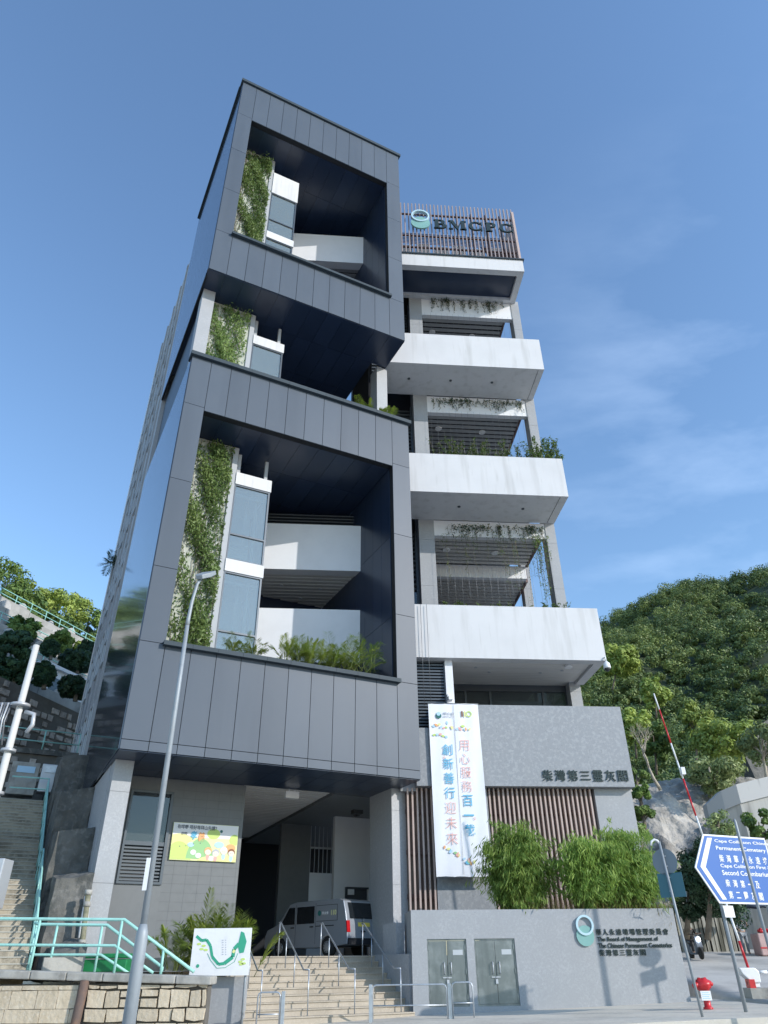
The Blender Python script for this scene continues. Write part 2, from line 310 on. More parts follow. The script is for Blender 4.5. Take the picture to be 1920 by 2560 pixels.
# ---- foliage: many small faces collected with numpy
class FOL:
    def __init__(s): s.V = []; s.Fq = []; s.r = []; s.k = 0
    def leaves(s, C, A, B, rnd):          # rhombi: centres C, half axes A (length) and B (width)
        n = len(C); P = np.stack([C - A, C + B * .9 - A * .1, C + A, C - B * .9 - A * .1], 1).reshape(-1, 3)
        s.V.append(P); s.Fq.append(np.arange(4 * n).reshape(n, 4) + s.k); s.k += 4 * n; s.r.append(np.repeat(rnd, 4))
    def build(s, name, m, parent=None, label=None, loc=(0, 0, 0)):
        V = np.concatenate(s.V); Fq = np.concatenate(s.Fq); r = np.concatenate(s.r)
        base = ABS.get(parent.name, Vector((0, 0, 0))) if parent else Vector(loc)
        V = V - np.array(base[:]) if parent or True else V
        me = bpy.data.meshes.new(name); me.vertices.add(len(V)); me.vertices.foreach_set('co', V.astype(np.float32).ravel())
        me.loops.add(Fq.size); me.loops.foreach_set('vertex_index', Fq.astype(np.int32).ravel())
        me.polygons.add(len(Fq)); me.polygons.foreach_set('loop_start', np.arange(0, Fq.size, 4, dtype=np.int32)); me.polygons.foreach_set('loop_total', np.full(len(Fq), 4, dtype=np.int32))
        a = me.attributes.new('rnd', 'FLOAT', 'POINT'); a.data.foreach_set('value', r.astype(np.float32))
        me.update(calc_edges=True); me.validate()
        me.materials.append(M[m]); o = bpy.data.objects.new(name, me); col.objects.link(o)
        if parent: o.parent = parent
        else: o.location = base
        ABS[o.name] = base
        if label: o['label'] = label
        return o
def unit(n): v = rng.normal(size=(n, 3)); return v / np.linalg.norm(v, axis=1, keepdims=True)
def cross_rand(A):
    B = np.cross(A, unit(len(A))); return B / (np.linalg.norm(B, axis=1, keepdims=True) + 1e-9)
def clump_leaves(fol, C, Rr, n, size, squash=.75, rb=None, flat=.5):
    """n leaves round each clump centre, mostly on its outside"""
    k = len(C); d = unit(k * n); rad = np.repeat(Rr, n) * (0.55 + .45 * rng.random(k * n) ** .5)
    P = np.repeat(C, n, 0) + d * rad[:, None] * np.array([1, 1, squash])
    N = d + unit(k * n) * .55 + np.array([0, 0, .25]); N /= np.linalg.norm(N, axis=1, keepdims=True)
    A = unit(k * n); A -= N * (A * N).sum(1, keepdims=True); A /= np.linalg.norm(A, axis=1, keepdims=True) + 1e-9; Bv = np.cross(N, A)
    sz = size * (.6 + .8 * rng.random(k * n))
    base = rng.random(k) if rb is None else rb
    rr = np.clip(np.repeat(base, n) * .65 + rng.random(k * n) * .45 - .05, 0, 1)
    fol.leaves(P, A * sz[:, None], Bv * (sz * .55)[:, None], rr)
# ================================================================== ground, road, pavement
PV = lambda x: -1.40 + .028 * max(-14, min(14, x))          # height of the pavement by the building
def sheet(name, m, xs, ys, zf, kind='structure'):
    b = MB(); k = b.pts([(x, y, zf(x, y)) for y in ys for x in xs]); nx = len(xs)
    for j in range(len(ys) - 1):
        for i in range(nx - 1): b.face([k + j * nx + i, k + j * nx + i + 1, k + (j + 1) * nx + i + 1, k + (j + 1) * nx + i], True)
    return tag(b.build(name, m), kind=kind)
sheet('ground', 'groundbounce', [-900, -300, -60, -14, 14, 60, 300, 900], [-300, -40, 16, 30, 60, 200, 900], lambda x, y: PV(x) - .35)
sheet('road', 'roadbounce', [-60, -30, -14, -7, 0, 7, 14, 30, 60], [-8, 0, 8, 16, 20.6], lambda x, y: PV(x) - .15)
def kerbed():
    b = MB(); xs = [-60, -30, -14, -7, 0, 7, 14, 30, 60]; ys = [20.6, 20.85, 24, 28, 33]
    k = b.pts([(x, y, PV(x)) for y in ys for x in xs]); n = len(xs)
    for j in range(len(ys) - 1):
        for i in range(n - 1): b.face([k + j * n + i, k + j * n + i + 1, k + (j + 1) * n + i + 1, k + (j + 1) * n + i])
    q = b.pts([(x, 20.6, PV(x) - .2) for x in xs])
    for i in range(n - 1): b.face([q + i, q + i + 1, k + i + 1, k + i])
    return b.build('pavement', 'paving')
tag(kerbed(), kind='structure')
def DZ(x, y): return PV(12) + .012 + .012 * min(max(0, y - 25.0), 3) + .086 * max(0, min(y, 52) - 28.0) + .03 * max(0, y - 52)
sheet('driveway', 'driveway', [10.88, 10.9, 12, 14, 18, 24, 34, 60], [24.6, 26, 28, 31, 36, 42, 52, 70, 100], lambda x, y: PV(x) - .3 if x < 10.89 else DZ(x, y) if y > 24.7 else PV(x) + .006)
# far hillside on the right, and its near foot of bare rock
def hill_z(x, y):
    base = -1.2
    u = (y - 62.0) / 230.0
    if u <= 0: return base + .05 * (y - 40) * (1 if y > 40 else 0)
    ridge = 121 + .27 * (x - 90) + 4 * math.sin(x * .055 + .6) + 2 * math.sin(x * .13)
    s = min(u, 1.0); z = base + 1.1 + ridge * (.50 * s + .50 * s * s * (3 - 2 * s))
    if u > 1: z -= (u - 1) * 60
    k = s * (1 - .7 * s); return z + 9 * math.sin(x * .06 + y * .045) * k + 5 * math.sin(x * .13 - y * .1) * k
xs = np.linspace(18, 330, 53); ys = np.linspace(50, 360, 52)
tag(sheet('hillside', 'hill', list(xs), list(ys), hill_z), kind='structure')
# ================================================================== the columbarium
B = thing('columbarium_building', 'tall columbarium with dark grey panelled tower, white balcony bands and granite base', 'building', TW @ Vector((6, 4, -1.4)))
def P(mb, name, m, label=None, parent=None, bevel=0.0): return mb.build(name, m, parent or B, label, bevel)
W_ = 11.88; SE = [0, .96, 1.95, 2.94, 3.93, 4.92, 5.92, 6.91, 7.90, 8.89, 9.88, 10.86, W_]
G = .012
def panels(mb, u0, u1, z0, z1, y0=-.03, y1=.02): mb.box(u0 + G, u1 - G, y0, y1, z0 + G, z1 - G)
def shell(name, zb, zt, ob, ot, depth, label, jl, skirt):
    """one clad box of the tower: front frame with an opening, side walls, soffit, ceiling"""
    bk = MB(TW)
    bk.box(0.02, W_ - .02, .02, .35, zb + .02, ob - .02); bk.box(0.02, W_ - .02, .02, .35, ot + .02, zt - .02)
    bk.box(0.02, SE[1] - .02, .02, .35, ob - .02, ot + .02); bk.box(SE[11] + .02, W_ - .02, .02, .35, ob - .02, ot + .02)
    o = P(bk, name, 'joint', label)
    f = MB(TW)
    for i in range(12):
        if skirt: panels(f, SE[i], SE[i + 1], zb, zb + .34); panels(f, SE[i], SE[i + 1], zb + .34, ob if 0 < i < 11 else jl[0])
        else: panels(f, SE[i], SE[i + 1], zb, ob if 0 < i < 11 else jl[0])
        panels(f, SE[i], SE[i + 1], ot if 0 < i < 11 else jl[-1], zt)
    for a, b_ in zip(jl[:-1], jl[1:]): panels(f, 0, SE[1], a, b_); panels(f, SE[11], W_, a, b_)
    P(f, 'front_panel', 'clad', parent=o)
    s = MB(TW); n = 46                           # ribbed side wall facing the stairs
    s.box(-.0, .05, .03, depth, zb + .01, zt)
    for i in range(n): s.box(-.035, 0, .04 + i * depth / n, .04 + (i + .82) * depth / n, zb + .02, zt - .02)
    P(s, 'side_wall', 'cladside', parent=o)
    r = MB(TW); r.box(W_ - .06, W_, .03, 9.5 if skirt else 3.0, zb + .01, zt); r.box(SE[11], SE[11] + .05, .36, 9, ob, ot)
    q = 9
    for i in range(q):
        for a, b_ in zip(jl[:-1], jl[1:]): r.box(SE[11] - .02, SE[11], .36 + i * .96, .36 + i * .96 + .945, max(a, ob) + .01, min(b_, ot) - .01)
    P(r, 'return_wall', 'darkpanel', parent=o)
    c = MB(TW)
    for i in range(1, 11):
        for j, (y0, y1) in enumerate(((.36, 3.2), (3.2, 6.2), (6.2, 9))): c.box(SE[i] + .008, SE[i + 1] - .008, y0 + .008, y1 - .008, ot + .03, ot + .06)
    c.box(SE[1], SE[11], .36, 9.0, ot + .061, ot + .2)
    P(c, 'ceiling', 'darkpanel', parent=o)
    k = MB(TW)                                   # sill coping in front of the opening, in lengths
    for i in range(1, 11): k.box(SE[i] - (.1 if i == 1 else 0) + .004, SE[i + 1] + (.1 if i == 10 else 0) - .004, -.26, .42, ob - .02, ob + .15)
    P(k, 'sill_coping', 'coping', parent=o)
    return o
LOW = shell('cladding_box', 6.325, 24.93, 10.22, 21.83, 11.5, 'lower grey clad box with the tall two storey opening', [10.3, 13.47, 17.75, 22.0], True)
UPP = shell('cladding_box', 31.40, 50.55, 34.67, 46.6, 11.5, 'upper grey clad box at the top of the tower', [34.7, 38.6, 42.74, 46.75], False)
# soffits
s = MB(TW)
for i in range(12):
    for y0, y1 in ((.02, 1.35), (1.35, 2.7), (2.7, 3.8)): s.box(SE[i] + .008, SE[i + 1] - .008, y0 + .008, y1 - .008, 6.30, 6.325)
s.box(.05, W_ - .05, .1, 3.79, 6.326, 6.40);
P(s, 'soffit', 'darkpanel', parent=LOW)
s = MB(TW)
for i in range(12):
    for y0, y1 in ((.02, 2.5), (2.5, 5.5), (5.5, 8.5)):
        if i == 11 and y0 > 2: continue
        s.box(SE[i] + .008, SE[i + 1] - .008, y0 + .008, y1 - .008, 31.372, 31.40)
s.box(.06, 10.8, .1, 9, 31.401, 31.5)
P(s, 'soffit', 'darkpanel', parent=UPP)
s = MB(TW)                                       # roof coping and lower box coping
s.box(-.12, W_ + .12, -.16, .5, 50.55, 50.80); s.box(-.16, .4, .5, 11.7, 50.55, 50.80); s.box(.4, W_ + .05, .5, 11.5, 50.4, 50.56)
P(s, 'roof_coping', 'coping', parent=UPP)
s = MB(TW)
for i in range(12): s.box(SE[i] - (.1 if i == 0 else 0) + .004, SE[i + 1] + (.1 if i == 11 else 0) - .004, -.22, .45, 24.93, 25.14)
s.box(.0, .4, .45, 11.5, 24.93, 25.10)
P(s, 'parapet_coping', 'coping', parent=LOW)
s = MB(TW); s.box(-.03, .06, .5, 11.5, 31.22, 31.42); P(s, 'edge_trim', 'joint', parent=UPP)
# gap storey: recessed side wall, granite piers running the height of the tower
s = MB(TW); s.box(.25, .45, 2.5, 11.5, 24.9, 31.3)
P(s, 'recessed_wall', 'clad', 'smooth blue grey recessed side wall of the open storey')
s = MB(TW); s.box(.12, .78, 1.4, 2.3, 25.14, 31.37); P(s, 'granite_pier', 'granite', 'granite pier of the open storey')
s = MB(TW)
for z0, z1 in ((-1.5, .2), (.2, 2.35), (2.35, 5.22), (5.22, 6.30)): s.box(.12, .78, 1.40, 2.3, z0 + .006, z1 - .006)
s.box(.13, .77, 1.42, 2.28, -1.5, 6.29); P(s, 'granite_pier', 'granite', 'left granite pier under the tower')
s = MB(TW)
for z0, z1 in ((-1.5, -.2), (-.2, 2.65), (2.65, 5.42), (5.42, 6.30)): s.box(11.46, 12.12, 1.80, 3.9, z0 + .006, z1 - .006)
s.box(11.47, 12.11, 1.82, 3.88, -1.5, 6.29); P(s, 'granite_pier', 'granite2', 'right granite pier beside the steps')
s = MB(TW); s.box(11.3, 12.0, 2.6, 3.5, 24.9, 31.37); P(s, 'granite_pier', 'granite', 'slim granite pier at the right of the open storey')
s = MB(TW); s.box(.10, .30, 2.3, 12.0, -1.5, 6.29); P(s, 'side_wall', 'granite2', 'granite side wall beside the stairs')
# granite rear block with fins and ribbon windows behind the clad boxes
s = MB(TW); s.box(.02, 8, 11.5, 22.2, -1.5, 46.2); RB = P(s, 'rear_block', 'granite2', 'granite rear block behind the clad boxes')
s = MB(TW)
for y in (12.6, 14.9, 17.2, 19.6, 21.8): s.box(-.07, .02, y, y + .34, 2.0, 46.0)
P(s, 'fin', 'granite', parent=RB)
for y in (13.2, 15.5, 17.9, 20.2):
    for z in range(4, 44, 5):
        q = MB(TW)
        for a in ((y + .04, y + .1, z - .06, z + 2.66), (y + 1.15, y + 1.21, z - .06, z + 2.66), (y + .1, y + 1.15, z - .06, z), (y + .1, y + 1.15, z + 2.6, z + 2.66), (y + .1, y + 1.15, z + 1.3, z + 1.36)): q.box(-.09, .01, *a)
        P(q, 'window_frame', 'framelight', parent=RB)
        s = MB(TW); s.box(-.02, .015, y + .1, y + 1.15, z, z + 2.6); P(s, 'window_pane', 'glassdark', parent=RB)
s = MB(TW); s.tube([(-.02, 22.3, 3.2), (-.02, 22.3, 44)], .09); P(s, 'downpipe', 'whitepaint')
# dark cores so that the open storeys have a back
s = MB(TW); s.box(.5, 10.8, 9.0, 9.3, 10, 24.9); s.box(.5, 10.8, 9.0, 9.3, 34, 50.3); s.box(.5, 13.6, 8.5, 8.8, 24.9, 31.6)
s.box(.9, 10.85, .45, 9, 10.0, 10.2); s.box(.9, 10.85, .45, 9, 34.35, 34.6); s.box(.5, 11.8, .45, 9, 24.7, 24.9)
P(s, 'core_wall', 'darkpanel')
# ---- green wall piers + glazed bays, one set to each open storey
def bay(zc, zb, bands, glass, heads, lab):
    """glazed bay at depth 2 m, u 3.0..5.0"""
    s = MB(TW); s.box(.80, 3.02, 2.05, 2.6, zb, zc); pier = P(s, 'trellis_wall', 'trellis', lab[0])
    f = MB(TW); f.box(3.02, 3.28, 1.96, 2.3, zb, zc - .05); P(f, 'corner_post', 'postgrey', parent=pier)
    b = MB(TW); b.box(3.28, 5.08, 5.6, 5.7, zb, max(z for q in bands for z in q))
    o = P(b, 'bay_window', 'whiteclean', lab[1])
    for z0, z1 in bands: b = MB(TW); b.box(3.28, 5.08, 1.90, 5.6, z0, z1); P(b, 'spandrel', 'white', parent=o)
    fr = MB(TW); gl = MB(TW); inn = MB(TW)
    for z0, z1, tr in glass:
        fr.box(3.28, 3.34, 1.94, 2.06, z0, z1); fr.box(4.96, 5.04, 1.94, 2.06, z0, z1); fr.box(3.34, 4.96, 1.94, 2.06, z1 - .08, z1); fr.box(3.34, 4.96, 1.94, 2.06, z0, z0 + .06)
        if tr: fr.box(3.34, 4.96, 1.94, 2.06, tr - .04, tr + .04)
        fr.box(4.98, 5.04, 2.06, 5.5, z1 - .06, z1); fr.box(4.98, 5.04, 5.3, 5.5, z0, z1); fr.box(4.98, 5.04, 3.4, 3.5, z0, z1)
        gl.box(3.34, 4.96, 2.0, 2.015, z0, z1); gl.box(5.0, 5.015, 2.1, 5.4, z0, z1)
        inn.box(4.22, 4.36, 3.2, 3.3, z0, z1); inn.box(4.58, 4.70, 2.7, 2.8, z0, z1); inn.box(3.3, 4.9, 4.6, 4.68, z0, z1 - .15); inn.box(3.3, 4.95, 2.4, 2.5, z1 - .35, z1 - .22)
        if tr:
            for q in range(9): inn.box(3.4, 4.4, 2.5, 2.6, z0 + .1 + q * .13, z0 + .15 + q * .13)
    P(fr, 'frame', 'frame', parent=o); P(gl, 'pane', 'glass', parent=o); P(inn, 'interior', 'whiteclean', parent=o)
    if heads:
        h = MB(TW)
        for u_ in (3.35, 4.75): h.box(u_, u_ + .16, 2.2, 2.36, heads[0], heads[1])
        P(h, 'head_post', 'postgrey', parent=o)
    return o
bay(21.82, 10.2, [(19.62, 20.3), (14.90, 15.52), (10.2, 10.4)], [(15.52, 19.62, 16.86), (10.4, 14.90, 12.06)], (20.3, 21.6), ('white trellis wall of the tall lower opening', 'two storey glazed bay in the lower opening'))
bay(31.35, 25.14, [(29.1, 29.75), (25.14, 25.4)], [(25.4, 29.1, None)], (29.75, 31.2), ('white trellis wall of the open storey', 'glazed bay of the open middle storey'))
bay(46.6, 34.6, [(43.0, 45.2), (38.4, 39.0), (34.6, 34.8)], [(39.0, 43.0, 40.28), (34.8, 38.4, None)], None, ('white trellis wall of the top opening', 'glazed bay in the top opening'))
# ---- white angled balconies inside the openings (they follow the wing, not the tower)
BF = TW @ Matrix.Translation((11.0, 3.70, 0)) @ Matrix.Rotation(R(-22.4), 4, 'Z')
for z0, z1, lab in ((12.40, 15.22, 'lower white balcony behind the palms'), (17.46, 20.24, 'upper white balcony of the lower opening'), (42.22, 45.14, 'white balcony of the top opening')):
    b = MB(BF); b.box(-6.6, -.12, 0, .18, z0, z1); b.box(-.30, -.12, .18, 2.4, z0, z1); b.box(-6.6, -.12, .18, .62, z0, z0 + .16)
    o = P(b, 'balcony', 'whiteclean', lab)
    c = MB(BF)
    n = 15
    for i in range(n): c.box(-6.6, -.5, .66 + i * .40, .66 + i * .40 + .27, z0 + .05, z0 + .13)
    P(c, 'slatted_soffit', 'slatlight' if z0 < 30 else 'slatgrey', parent=o)
    q = MB(BF); q.box(-6.6, -.4, .62, 6.6, z0 + .2, z0 + .3); P(q, 'soffit_board', 'void', parent=o)
    d = MB(BF)
    for (x, y) in ((-4.4, 2.0), (-2.3, 2.3), (-3.4, 3.6)): d.lathe([(.11, 0), (.11, .03)], (x, y, z0 + .02), 12)
    P(d, 'downlight', 'whiteclean', parent=o)
b = MB(BF); b.box(-6.6, -.2, 1.5, 1.7, 20.4, 21.5)
for i in range(6): b.box(-6.6, -.2, .9, 1.3, 20.35 + i * .2, 20.43 + i * .2)
P(b, 'louvre_screen', 'louvre')
# ---- ground storey under the tower
t_ = MB(TW); t_.box(.78, 1.19, 3.8, 4.1, -1.5, 6.29); t_.box(2.82, 5.72, 3.8, 4.1, -1.5, 6.29); t_.box(1.19, 2.82, 3.8, 4.1, -1.5, 2.55); t_.box(1.19, 2.82, 3.8, 4.1, 5.80, 6.29)
GW = P(t_, 'tiled_wall', 'tile', 'grey tiled wall with tall window')
t_ = MB(TW)
for i in range(26):
    z = -1.3 + i * .30
    if z < 6.2: t_.box(2.84, 5.71, 3.797, 3.80, z, z + .008)
for i in range(6): t_.box(3.2 + i * .48, 3.206 + i * .48, 3.796, 3.799, -1.4, 6.25)
P(t_, 'tile_joint', 'tilejoint', parent=GW)
t_ = MB(TW)
for a in ((1.19, 1.27, 2.55, 5.8), (2.72, 2.82, 2.55, 5.8), (1.27, 2.72, 5.70, 5.8), (1.27, 2.72, 2.55, 2.63)): t_.box(a[0], a[1], 3.72, 3.9, a[2], a[3])
t_.box(1.27, 2.72, 3.75, 3.88, 3.84, 3.98)
WN = P(t_, 'window_frame', 'frame', parent=GW)
t_ = MB(TW); t_.box(1.27, 2.72, 3.84, 3.86, 3.98, 5.70); P(t_, 'pane', 'glassdark', parent=GW)
t_ = MB(TW)
for i in range(10): t_.box(1.27, 2.72, 3.78, 3.86, 2.66 + i * .118, 2.72 + i * .118)
P(t_, 'louvre', 'louvre', parent=GW)
t_ = MB(TW); t_.box(.78, 5.7, 4.4, 4.5, -1.4, 6.3); P(t_, 'inner_wall', 'tile', parent=GW)
# passage: slatted pale ceiling, its oblique edge, dark walls, lit white wall and door
CZ = 6.42
c = MB(TW)
for i in range(36):
    y0 = 4.12 + i * .40; c.box(5.72, 9.75 + (y0 - 4.1) * .05, y0, y0 + .27, CZ, CZ + .07)
P(c, 'passage_ceiling', 'slatlight')
c = MB(TW); c.box(5.0, 18.0, 4.1, 20, CZ + .14, CZ + .3); P(c, 'ceiling_board', 'tile')
c = MB(TW); k = c.pts([(x, y, z) for z in (CZ - .12, CZ + .13) for x, y in ((9.78, 4.1), (18, 4.1), (18, 20), (10.6, 20))])
for q in ((0, 3, 2, 1), (4, 5, 6, 7), (0, 1, 5, 4), (1, 2, 6, 5), (2, 3, 7, 6), (3, 0, 4, 7)): c.face([k + i for i in q])
P(c, 'bulkhead', 'tile')
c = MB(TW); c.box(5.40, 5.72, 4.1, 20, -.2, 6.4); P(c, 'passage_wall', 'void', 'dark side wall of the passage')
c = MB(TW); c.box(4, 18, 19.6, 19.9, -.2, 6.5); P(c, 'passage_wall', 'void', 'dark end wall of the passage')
c = MB(TW); c.box(10.3, 11.95, 12.1, 12.4, .2, 6.4); P(c, 'passage_wall', 'tile', 'dark column wall inside the passage')
c = MB(TW); c.box(12.0, 12.65, 9.0, 9.25, .2, 6.4); c.box(13.85, 15.5, 9.0, 9.25, .2, 6.4); c.box(12.65, 13.85, 9.0, 9.25, 3.12, 6.4)
WW = P(c, 'passage_wall', 'whiteclean', 'white wall with a doorway inside the passage')
c = MB(TW); c.box(12.60, 12.67, 8.94, 9.0, .2, 3.15); c.box(12.67, 13.85, 8.94, 9.0, 3.08, 3.16); c.box(12.67, 13.85, 9.15, 9.2, .2, 3.12); P(c, 'door', 'frame', parent=WW)
c = MB(TW); c.box(12.72, 13.05, 8.90, 8.94, 2.82, 3.06); P(c, 'notice', 'whitepaint', parent=WW)
c = MB(TW); c.box(11.95, 13.3, 12.2, 12.4, .2, 4.05); P(c, 'passage_wall', 'whiteclean', 'low pale wall beneath the grille')
c = MB(TW)
for i in range(6): c.box(12.0 + i * .24, 12.03 + i * .24, 12.22, 12.26, 4.05, 6.3)
c.box(11.95, 13.3, 12.27, 12.30, 5.2, 5.3); P(c, 'grille', 'framelight')
c = MB(TW); c.box(7.45, 8.05, 3.75, 3.95, 5.95, 6.22); c.box(7.6, 7.66, 3.82, 3.88, 6.22, 6.30); c.box(7.84, 7.9, 3.82, 3.88, 6.22, 6.30); P(c, 'light_box', 'whitepaint')
c = MB(TW); c.box(11.0, 11.46, 4.6, 4.9, 5.7, 5.86); c.tube([(11.2, 4.5, 5.6), (10.9, 4.3, 5.55)], .05); P(c, 'security_camera', 'black')
c = MB(TW); c.box(2.6, 18, .22, 20, -1.6, .245); tag(c.build('forecourt', 'paving'), kind='structure')
# ================================================================== terrace wing (frame WG)
def band(s_, w0, w1, z0, z1, back, lab):
    b = MB(WG); b.box(w0, w1, s_, s_ + .25, z0, z1); b.box(w1 - .25, w1, s_ + .25, back, z0, z1); b.box(w0, w1 - .25, s_ + .25, back, z0, z0 + .25)
    b.box(w0, w0 + .2, s_ + .25, back, z0 + .25, z1)
    o = P(b, 'terrace_band', 'white', lab)
    return o
for z0, z1, w0, lab in ((31.62, 34.25, .25, 'highest white terrace band'), (21.95, 24.58, 1.25, 'middle white terrace band')):
    o = band(1.0, w0, 10.37 if z0 > 30 else 10.46, z0, z1, 3.9, lab)
    d = MB(WG)
    for x in ((1.9, 4.6, 7.3) if z0 > 30 else (4.5, 8.2)): d.lathe([(.09, 0), (.09, .03)], (x, 2.4, z0 - .03), 10)
    P(d, 'downlight', 'frame', parent=o)
    d = MB(WG); d.box(10.0, 10.02, 1.1, 3.85, z0 - .012, z0); P(d, 'drip_groove', 'joint', parent=o)
    d = MB(WG); d.box(w0 + .25, 10.1, 1.3, 3.7, z1 - .5, z1 - .12); P(d, 'planting_bed', 'soil', parent=o)
b = MB(WG); b.box(1.30, 10.63, .4, .66, 12.12, 14.84); b.box(10.36, 10.63, .66, 3.9, 12.12, 14.84); b.box(1.3, 3.0, .66, 4.0, 12.12, 12.5); b.box(3.0, 10.36, .66, .95, 12.12, 12.4); b.box(10.18, 10.36, .95, 3.9, 12.12, 12.4); b.box(1.3, 10.3, 3.9, 4.2, 12.5, 14.2)
b4 = P(b, 'terrace_band', 'white', 'lowest white terrace band')
d = MB(WG)
for i in range(15): d.box(3.05, 10.16, .97 + i * .24, .97 + i * .24 + .215, 12.26, 12.32)
P(d, 'slatted_soffit', 'slatlight', parent=b4)
d = MB(WG); d.box(3, 10.3, .96, 4.6, 12.33, 12.45); P(d, 'soffit_board', 'tile', parent=b4)
d = MB(WG)
for x, y in ((4.6, 2.0), (5.4, 2.6), (8.0, 2.6), (9.0, 2.2)): d.lathe([(.08, 0), (.08, .03)], (x, y, 12.235), 10)
P(d, 'downlight', 'framelight', parent=b4)
d = MB(WG); d.lathe([(.20, 0), (.17, .10), (.14, .17)], (9.05, 1.35, 12.09), 14); P(d, 'floodlight', 'whitepaint', parent=b4)
d = MB(WG); d.box(1.3, 10.3, 1.0, 3.8, 14.3, 14.55); P(d, 'planting_bed', 'soil', parent=b4)
# roof slab, hollow beneath, and the finned roof screen
b = MB(WG); b.box(1.2, 10.2, 1.0, 1.45, 40.98, 42.16); b.box(9.78, 10.2, 1.45, 3.9, 40.98, 42.16); b.box(1.2, 9.78, 3.6, 3.9, 40.98, 42.16)
rf = P(b, 'roof_slab', 'white', 'white roof slab under the finned screen')
d = MB(WG); d.box(1.2, 9.78, 1.45, 3.6, 41.25, 41.4); P(d, 'soffit_board', 'darkpanel', parent=rf)
d = MB(WG); d.box(1.2, 10.3, .9, 4.0, 42.16, 42.26); P(d, 'roof_edge', 'coping', parent=rf)
d = MB(WG)
xs_ = np.arange(1.30, 9.95, .279)
for x in xs_: d.box(x, x + .075, 1.05, 1.20, 42.3, 48.12)
RS = P(d, 'roof_screen', 'finroof', 'screen of upright pinkish fins on the roof')
d = MB(WG); d.box(9.98, 10.14, 1.0, 3.6, 42.28, 47.75); P(d, 'end_fin', 'fin', parent=RS)
d = MB(WG)
for z in (43.2, 44.5, 47.0): d.box(1.25, 9.98, 1.21, 1.31, z, z + .12)
for x in np.arange(1.4, 10, 1.1): d.box(x, x + .08, 1.44, 1.56, 42.3, 47.8)
P(d, 'screen_rail', 'finred', parent=RS)
d = MB(WG)                                     # plant and pipework seen through the fins
d.box(1.3, 9.7, 3.2, 3.4, 42.3, 43.9); P(d, 'plant_wall', 'tile', parent=RS)
d = MB(WG)
for i, x in enumerate(np.arange(1.5, 9.2, 1.35)): d.box(x, x + .95, 2.2, 3.0, 43.95, 44.75 + .25 * (i % 2))
P(d, 'plant_unit', 'whitepaint', parent=RS)
d = MB(WG)
for i in range(8): d.tube([(1.4 + i * 1.1, 2.6, 43.9), (1.4 + i * 1.1, 2.6, 46.6)], .05, 6)
for i in range(8): d.box(1.3, 9.6, 2.5 + i * .12, 2.53 + i * .12, 46.5, 46.56)
for i in range(12): d.box(8.0, 9.9, 1.5 + i * .16, 1.55 + i * .16, 43.0 + i * .3, 43.08 + i * .3)
P(d, 'pipe_rack', 'finred', parent=RS)
# columns
CL = []
for w0, w1, d0, d1, z0, z1, lab in ((2.34, 3.24, 3.9, 4.9, 8.8, 41.2, 'inner granite column of the terraces'), (9.86, 10.44, 3.9, 4.7, 8.8, 41.2, 'outer granite column of the terraces'), (9.86, 10.4, 9.6, 10.3, 8.8, 30.2, 'rear outer granite column of the terraces')):
    b = MB(WG); zz = np.arange(z0, z1 + .01, (z1 - z0) / 11)
    for a, c_ in zip(zz[:-1], zz[1:]): b.box(w0, w1, d0, d1, a + .006, c_ - .006)
    b.box(w0 + .012, w1 - .012, d0 + .012, d1 - .012, z0, z1)
    P(b, 'column', 'granite', lab)
# beams and slatted ceilings of the three terraces
def terrace(zs, zbm, w1, deep, slatm, lab, second=None):
    b = MB(WG); b.box(3.24, 9.86, 3.95, 4.3, zbm, zs - .01); o = P(b, 'beam', 'whiteclean', lab)
    c = MB(WG); n = int((deep - 4.35) / .44)
    for i in range(n): c.box(3.24, w1, 4.36 + i * .44, 4.36 + i * .44 + .26, zbm + .02, zbm + .10)
    P(c, 'slatted_ceiling', slatm, parent=o)
    f = MB(WG); f.box(w1, w1 + .14, 4.3, deep, zbm - .02, zbm + .9); P(f, 'edge_fascia', 'finred', parent=o)
    v = MB(WG); v.box(3.24, w1, 4.32, deep, zbm + .16, zbm + .5); P(v, 'ceiling_void', 'void', parent=o)
    l = MB(WG)
    for x, y in ((4.2, 5.6), (7.2, 5.8), (5.4, 9.2), (8.2, 9.0)):
        if y < deep: l.lathe([(.22, 0), (.24, .05)], (x, y, zbm - .03), 14)
    P(l, 'downlight', 'whitepaint', parent=o)
    return o
terrace(41.2, 39.36, 9.25, 10, 'slatgrey', 'beam under the roof slab')
terrace(31.6, 30.22, 9.4, 11, 'slatgrey', 'beam under the highest terrace')
o = terrace(21.95, 20.9, 9.5, 7.5, 'slat', 'beam under the middle terrace')
b = MB(WG); b.box(3.24, 9.5, 7.5, 7.85, 20.1, 20.95); P(b, 'beam', 'whiteclean', 'inner beam of the middle terrace')
c = MB(WG)
for i in range(10): c.box(3.24, 9.5, 7.9 + i * .44, 8.18 + i * .44, 20.12, 20.2)
P(c, 'slatted_ceiling', 'slat', 'inner slatted ceiling of the middle terrace')
c = MB(WG); c.box(3.24, 9.5, 7.9, 12.4, 20.26, 20.5); c.box(9.5, 9.64, 7.85, 12.4, 20.05, 21.0); P(c, 'ceiling_void', 'finred', 'dark edge above the inner slatted ceiling')
